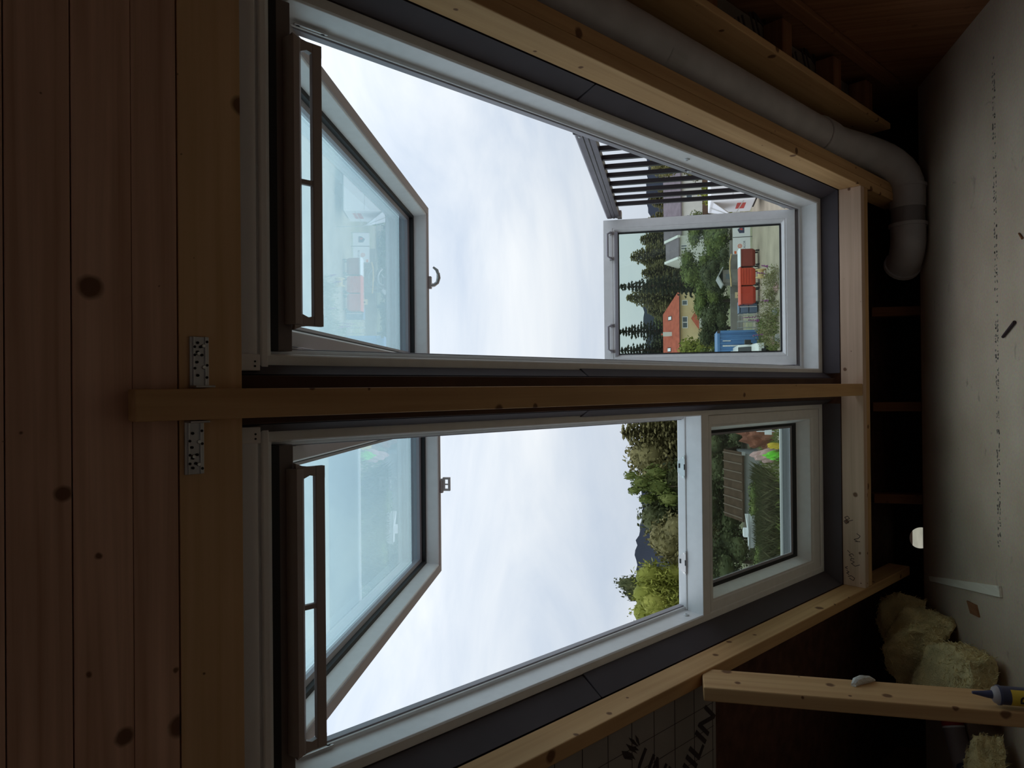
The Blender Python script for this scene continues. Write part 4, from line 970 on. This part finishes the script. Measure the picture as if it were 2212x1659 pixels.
# banners
def banner(x0, x1, label, kind):
    e = empty('banner_board', ((x0+x1)/2, 40.0, GZ)); tag(e, label, 'sign'); w = (x1-x0)/2
    B(-w, w, -.02, .02, .0+.12, 1.02).build('panel', 'sign_white', e)
    for xx in (-w-.03, w): B(xx, xx+.03, -.03, .03, 0, 1.05).build('post', 'panel_grey', e)
    if kind == 0:
        lg_ = MB().cyl((-.02, -.021, .66), (-.02, -.024, .66), .115, .115, 28).build('logo_disc', 'logo_orange', e)
        MB().cyl((-.02, -.0245, .66), (-.02, -.026, .66), .085, .085, 28).build('logo_ring', 'sign_white', lg_)
        MB().cyl((-.02, -.0265, .66), (-.02, -.028, .66), .065, .065, 28).build('logo_core', 'logo_orange', lg_)
        MB().cyl((-.02, -.0285, .66), (-.02, -.030, .66), .035, .0, 10).build('logo_flame', 'sign_white', lg_)
        text_obj('CALOR', .155, 'logo_navy', e, Matrix.Translation((0, -.022, .42)) @ Matrix.Rotation(radians(90), 4, 'X'))
        B(-w+.01, -w+.16, -.024, -.021, .84, .95).build('corner_mark', 'logo_orange', e)
    else:
        m = MB(); m.prism([(-.17, .42), (.17, .42), (.17, .60), (.02, .78), (-.17, .68)], 1, -.024, -.021); m.build('picture_print', 'logo_navy', e)
        m = MB(); m.prism([(-.02, .50), (.1, .52), (.07, .68), (.0, .62)], 1, -.027, -.0245); m.build('picture_print', 'logo_red', e)
banner(7.10, 7.98, 'white banner board with orange ring logo beside the maroon bin', 0)
banner(8.02, 8.75, 'white banner board with dark picture next to the trailer', 1)
# white show trailer with awning struts
tr = empty('show_trailer', (10.4, 34.6, GZ)); tag(tr, 'white show trailer with red and grey posters behind the railing', 'trailer')
B(-1.75, 2.6, 0, 2.3, .42, 2.45).build('body', 'tent_white', tr, bevel=.05)
B(-1.7, 2.55, -.004, .0, 1.42, 1.44).build('panel_joint', 'panel_grey', tr)
B(-.5, -.1, -.012, .0, 1.75, 2.3).build('red_poster', 'logo_red', tr); B(-.42, -.2, -.016, -.013, 1.9, 2.15).build('poster_print', 'sign_white', tr)
B(-.5, -.2, -.012, .0, .95, 1.65).build('grey_poster', 'logo_grey', tr); B(.2, .55, -.012, .0, 1.15, 2.2).build('grey_poster', 'logo_grey', tr); B(.8, 1.5, -.012, .0, .7, 1.25).build('red_poster', 'logo_red', tr)
B(-1.758, -1.75, .5, 1.6, .8, 1.2).build('red_poster', 'logo_red', tr)
for xx in (-.8, 1.6):
    for yy in (.1, 2.2): MB().cyl((xx, yy-.08, .33), (xx, yy+.08, .33), .33, .33, 18).build('wheel', 'rubber', tr)
B(-1.6, 2.4, .2, 2.1, .3, .42).build('chassis', 'dark_line', tr)
aw = MB(); ap = (-2.35, .6, 1.35)
for q in ((-1.75, .1, .95), (-1.75, .1, 2.3), (-1.75, 2.2, 2.3), (-1.75, 1.2, 2.4)): aw.tube([ap, q], .02, 6)
aw.tube([ap, (-2.4, .6, 0)], .025, 6); aw.build('awning_strut', 'cage_metal', tr)
MB().add([ap, (-1.75, .1, 2.3), (-1.75, 2.2, 2.3)], [(0, 1, 2)]).build('awning_cloth', 'tent_white', tr)
# bent pole and notice behind the bins
pl = MB().tube([(7.3, 41, -1.98), (6.9, 41, -1.90), (6.4, 41, -1.89), (5.9, 41, -1.93), (5.5, 41, -1.95)], .035, 8).build('bent_pole', 'reel_wood', smooth=True)
for xx, zz in ((7.0, -1.95), (5.8, -1.97)): B(xx-.03, xx+.03, 41.04, 41.1, GZ, zz).build('support_post', 'shed_grey', pl)
tag(pl, 'bent bare pole resting on two posts behind the bins', 'pole')
ns = empty('notice_board', (4.76, 39.0, GZ)); tag(ns, 'small cream notice with black dot above the red bin', 'sign')
B(-.15, .15, -.02, .0, .78, 1.02).build('panel', 'render_cream', ns); B(-.03, .03, 0, .05, 0, 1.0).build('post', 'shed_grey', ns); MB().cyl((-.02, -.021, .85), (-.02, -.024, .85), .05, .05, 14).build('dot', 'dark_line', ns)
# white car nosing towards the building, mostly hidden by the window frame
vn = empty('white_car', (1.05, 33.2, GZ)); vn.scale = (1, 1, .66); tag(vn, 'white car with black mirror and dark windscreen before the blue container', 'car')
MB().prism([(0, .35), (0, .80), (.25, .98), (1.0, 1.12), (1.55, 1.95), (4.2, 2.0), (4.2, .35)], 0, -.85, .85).build('body', 'van_white', vn, bevel=.05)
MB().prism([(.98, 1.14), (1.5, 1.90), (1.48, 1.93), (.94, 1.16)], 0, -.74, .74).build('windscreen', 'van_black', vn)
MB().prism([(1.1, 1.15), (1.62, 1.85), (2.4, 1.85), (2.4, 1.15)], 0, .84, .868).build('side_glass', 'van_black', vn)
m = MB(); m.box(.84, 1.06, .96, 1.12, 1.12, 1.56); mo = m.build('wing_mirror', 'van_black', vn, bevel=.03); B(.84, .92, 1.04, 1.1, 1.02, 1.14).build('mirror_arm', 'van_black', mo)
for xx in (-.80, .66):
    for yy in (.75, 3.4): MB().cyl((xx, yy, .33), (xx+.16, yy, .33), .33, .33, 18).build('wheel', 'rubber', vn)
B(-.6, .6, -.02, .02, .45, .62).build('grille', 'van_black', vn); B(-.84, .84, -.04, .1, .33, .45).build('bumper', 'van_black', vn)

# left side of the yard: shed, boat, tarps, heap
sd = empty('tarred_shed', (-4.9, 36.5, GZ)); tag(sd, 'low shed with brown sheet roof and grey end panel', 'shed')
B(-1.6, 1.55, 0, 3, 0, 1.0).build('wall', 'panel_grey', sd)
MB().prism([(-.25, 1.0), (1.5, 1.75), (3.2, 1.0), (3.2, .92), (1.5, 1.66), (-.25, .92)], 0, -1.75, 1.65).build('roof', 'shed_brown', sd)
B(1.5, 1.66, -.28, .2, .86, 1.02).build('gutter', 'panel_grey', sd)
for k_ in range(8):
    xr_ = -1.6+.44*k_
    MB().prism([(-.27, 1.0), (1.5, 1.76), (1.5, 1.80), (-.27, 1.04)], 0, xr_, xr_+.06).build('roof_batten', 'bark', sd)
bt = empty('white_boat', (-6.6, 34.0, GZ+.55)); tag(bt, 'white boat hull on blocks in the tall grass', 'boat')
hullv = []; hf = []
for i in range(9):
    f = i/8; x_ = -.75+1.5*f; w_ = .34*math.sin(pi*min(1, f*.55+.35))**.8*(1 if f < .8 else (1-f)/.2*.9+.1); zz = .42+.15*f*f
    hullv += [(x_, -w_, zz), (x_, -w_*.7, .12), (x_, 0, 0.0+.1*f), (x_, w_*.7, .12), (x_, w_, zz)]
for i in range(8):
    for j in range(4): hf.append((5*i+j, 5*i+j+1, 5*i+j+6, 5*i+j+5))
hf += [(0, 1, 2, 3, 4), tuple(range(40, 45))] + [(5*i, 5*i+5, 5*i+9, 5*i+4) for i in range(8)]
MB().add(hullv, hf).build('hull', 'sign_white', bt, bevel=.02); B(-.3, .1, -.16, .16, .45, .66).build('cabin', 'sign_white', bt, bevel=.04)
for xx in (-.45, .35): B(xx-.1, xx+.1, -.2, .2, -.55, .12).build('trestle', 'shed_grey', bt)
B(-.8, .8, -.36, -.34, .40, .45).build('rubbing_strake', 'panel_grey', bt)
def heap(name, x, y, sx, sy, h, mat, label, seed, cat):
    bm = bmesh.new(); bmesh.ops.create_icosphere(bm, subdivisions=4, radius=1.0); r_ = random.Random(seed); ph = [r_.uniform(0, 6) for _ in range(6)]
    for v in bm.verts:
        a, b, c = v.co; k = 1+.16*sin(a*5+ph[0])*sin(b*6+ph[1])+.10*sin(c*11+a*9+ph[2])+.06*sin(b*19+ph[3])+r_.uniform(-.02, .02)
        v.co = Vector((a*sx*k, b*sy*k, max(0, c*h*k)))
    me = bpy.data.meshes.new(name); bm.to_mesh(me); bm.free(); me.materials.append(MATS[mat]); o = bpy.data.objects.new(name, me); COL.objects.link(o); o.location = (x, y, GZ)
    tag(o, label, cat); return o
heap('clay_heap', -2.05, 33.2, .75, .8, 1.35, 'clay_red', 'reddish clay heap beside the pink tarpaulin', 4, 'heap')
heap('tarpaulin_pile', -2.98, 31.9, .30, .30, .98, 'tarp_pink', 'crumpled pale pink tarpaulin beside the clay heap', 5, 'tarpaulin')
heap('tarpaulin_pile', -2.92, 31.2, .20, .24, .52, 'tarp_green', 'bright green sheet lying below the pink tarpaulin', 6, 'tarpaulin')
heap('tarpaulin_pile', -2.5, 31.0, .13, .13, .45, 'tarp_yellow', 'small yellow sheet beside the bright green one', 8, 'tarpaulin')
wb = empty('barrier_board', (-1.9, 31.0, GZ)); tag(wb, 'small white board on a leg by the roadside kerb', 'sign'); B(-.14, .14, -.015, .015, .30, .58).build('panel', 'sign_white', wb); B(-.02, .02, -.01, .02, 0, .9).build('post', 'sign_white', wb)
tw = MB().prism([(-1.75, -1.72), (-1.15, -1.52), (-1.15, -1.80), (-1.7, -1.96)], 1, 32.9, 32.94).build('hoarding_sheet', 'sign_white'); tag(tw, 'tilted white sheet leaning on the clay heap', 'sheet')
B(-1.45, -1.40, 32.95, 33.0, GZ, -1.6).build('prop', 'shed_grey', tw)

# ---------------- grass and weeds (nobody could count them)
def blades(name, n, region, hrange, mat, label, seed, lean=.38, wdt=.007):
    rng = np.random.default_rng(seed); x0, x1, y0, y1 = region
    X = rng.uniform(x0, x1, n); Y = rng.uniform(y0, y1, n); H = rng.uniform(*hrange, n)
    lx = rng.normal(0, lean, n)*H; ly = rng.normal(0, lean*.6, n)*H; a = rng.uniform(0, pi, n); wx, wy = np.cos(a)*wdt, np.sin(a)*wdt
    Z = np.full(n, GZ)
    V = np.stack([np.stack([X-wx, Y-wy, Z], 1), np.stack([X+wx, Y+wy, Z], 1), np.stack([X+lx*.45+wx*.7, Y+ly*.45+wy*.7, Z+H*.6], 1), np.stack([X+lx, Y+ly, Z+H], 1)], 1).reshape(-1, 3)
    me = np_mesh(name, V, np.arange(4*n).reshape(n, 4), mat); o = bpy.data.objects.new(name, me); COL.objects.link(o); tag(o, label, 'grass', kind='stuff'); return o
blades('tall_grass', 8000, (-8.5, -3.9, 30.7, 35.0), (.25, .95), 'leaf_grass', 'tall dry grass growing in front of the shed and boat', 31)
blades('short_grass', 9000, (-14, 3.2, 30.5, 37), (.08, .35), 'leaf_green', 'short green grass along the kerb', 32, wdt=.02)
def weeds(name, n, region, label, seed):
    rng = np.random.default_rng(seed); V, F, off = [], [], 0
    x0, x1, y0, y1 = region
    for i in range(n):
        x, y = rng.uniform(x0, x1), rng.uniform(y0, y1); h = rng.uniform(.25, .8)*(1.25 if x < 2.4 else .8); k = 34
        t_ = rng.uniform(0, 1, k); P = np.stack([x+rng.normal(0, .10, k)*(1-t_*.6), y+rng.normal(0, .1, k), GZ+h*t_], 1)
        v, f = leaf_quads(rng, P, np.tile([0, 0, 1.0], (k, 1)), .05, .6); V.append(v); F.append(f+off); off += len(v)
    me = np_mesh(name, np.concatenate(V), np.concatenate(F), 'leaf_weed'); o = bpy.data.objects.new(name, me); COL.objects.link(o); tag(o, label, 'weeds', kind='stuff')
weeds('weed_patch', 150, (1.6, 4.8, 30.4, 33.0), 'dry weeds growing on rubble before the bins and container', 33)
for k_, (x_, y_, h_) in enumerate(((3.05, 32.6, 1.25), (2.75, 32.2, 1.05), (2.2, 31.5, .95), (4.7, 32.0, .70), (4.95, 31.6, .55), (3.5, 31.4, .6))):
    fp = empty('fireweed_plant', (x_, y_, GZ)); tag(fp, 'slender purple flowering weed among the dry weeds', 'plant', 'purple flowering weeds')
    dx = rb.uniform(-.15, .15)
    MB().tube([(0, 0, 0), (dx*.4, 0, h_*.5), (dx, 0, h_)], [.014, .010, .004], 6).build('stem', 'bark', fp)
    rng = np.random.default_rng(50+k_); t_ = rng.uniform(.55, 1, 40); P = np.stack([dx*t_+rng.normal(0, .035, 40)*(1.2-t_), rng.normal(0, .035, 40), h_*t_], 1)
    v, f = leaf_quads(rng, P, np.tile([0, -1.0, 0], (40, 1)), .035); me = np_mesh('flower_spike', v, f, 'petal_purple'); o = bpy.data.objects.new('flower_spike', me); COL.objects.link(o); o.parent = fp; o['kind'] = 'stuff'
    t_ = rng.uniform(.05, .6, 24); P = np.stack([dx*t_*.7+rng.normal(0, .07, 24), rng.normal(0, .07, 24), h_*t_], 1)
    v, f = leaf_quads(rng, P, np.tile([0, 0, 1.0], (24, 1)), .06, .4); me = np_mesh('leaves', v, f, 'leaf_green'); o = bpy.data.objects.new('leaves', me); COL.objects.link(o); o.parent = fp; o['kind'] = 'stuff'
rr = random.Random(77)
for k_ in range(7):
    x_, y_ = rr.uniform(1.7, 4.6), rr.uniform(30.3, 32.0)
    o = heap('rubble_stone', x_, y_, rr.uniform(.10, .22), rr.uniform(.1, .2), rr.uniform(.12, .22), 'panel_grey' if k_ % 3 else 'tarp_pink', 'pale rubble stone among the dry weeds' if k_ % 3 else 'pinkish rubble stone among the dry weeds', 90+k_, 'stone'); o['group'] = 'rubble stones in the weeds'
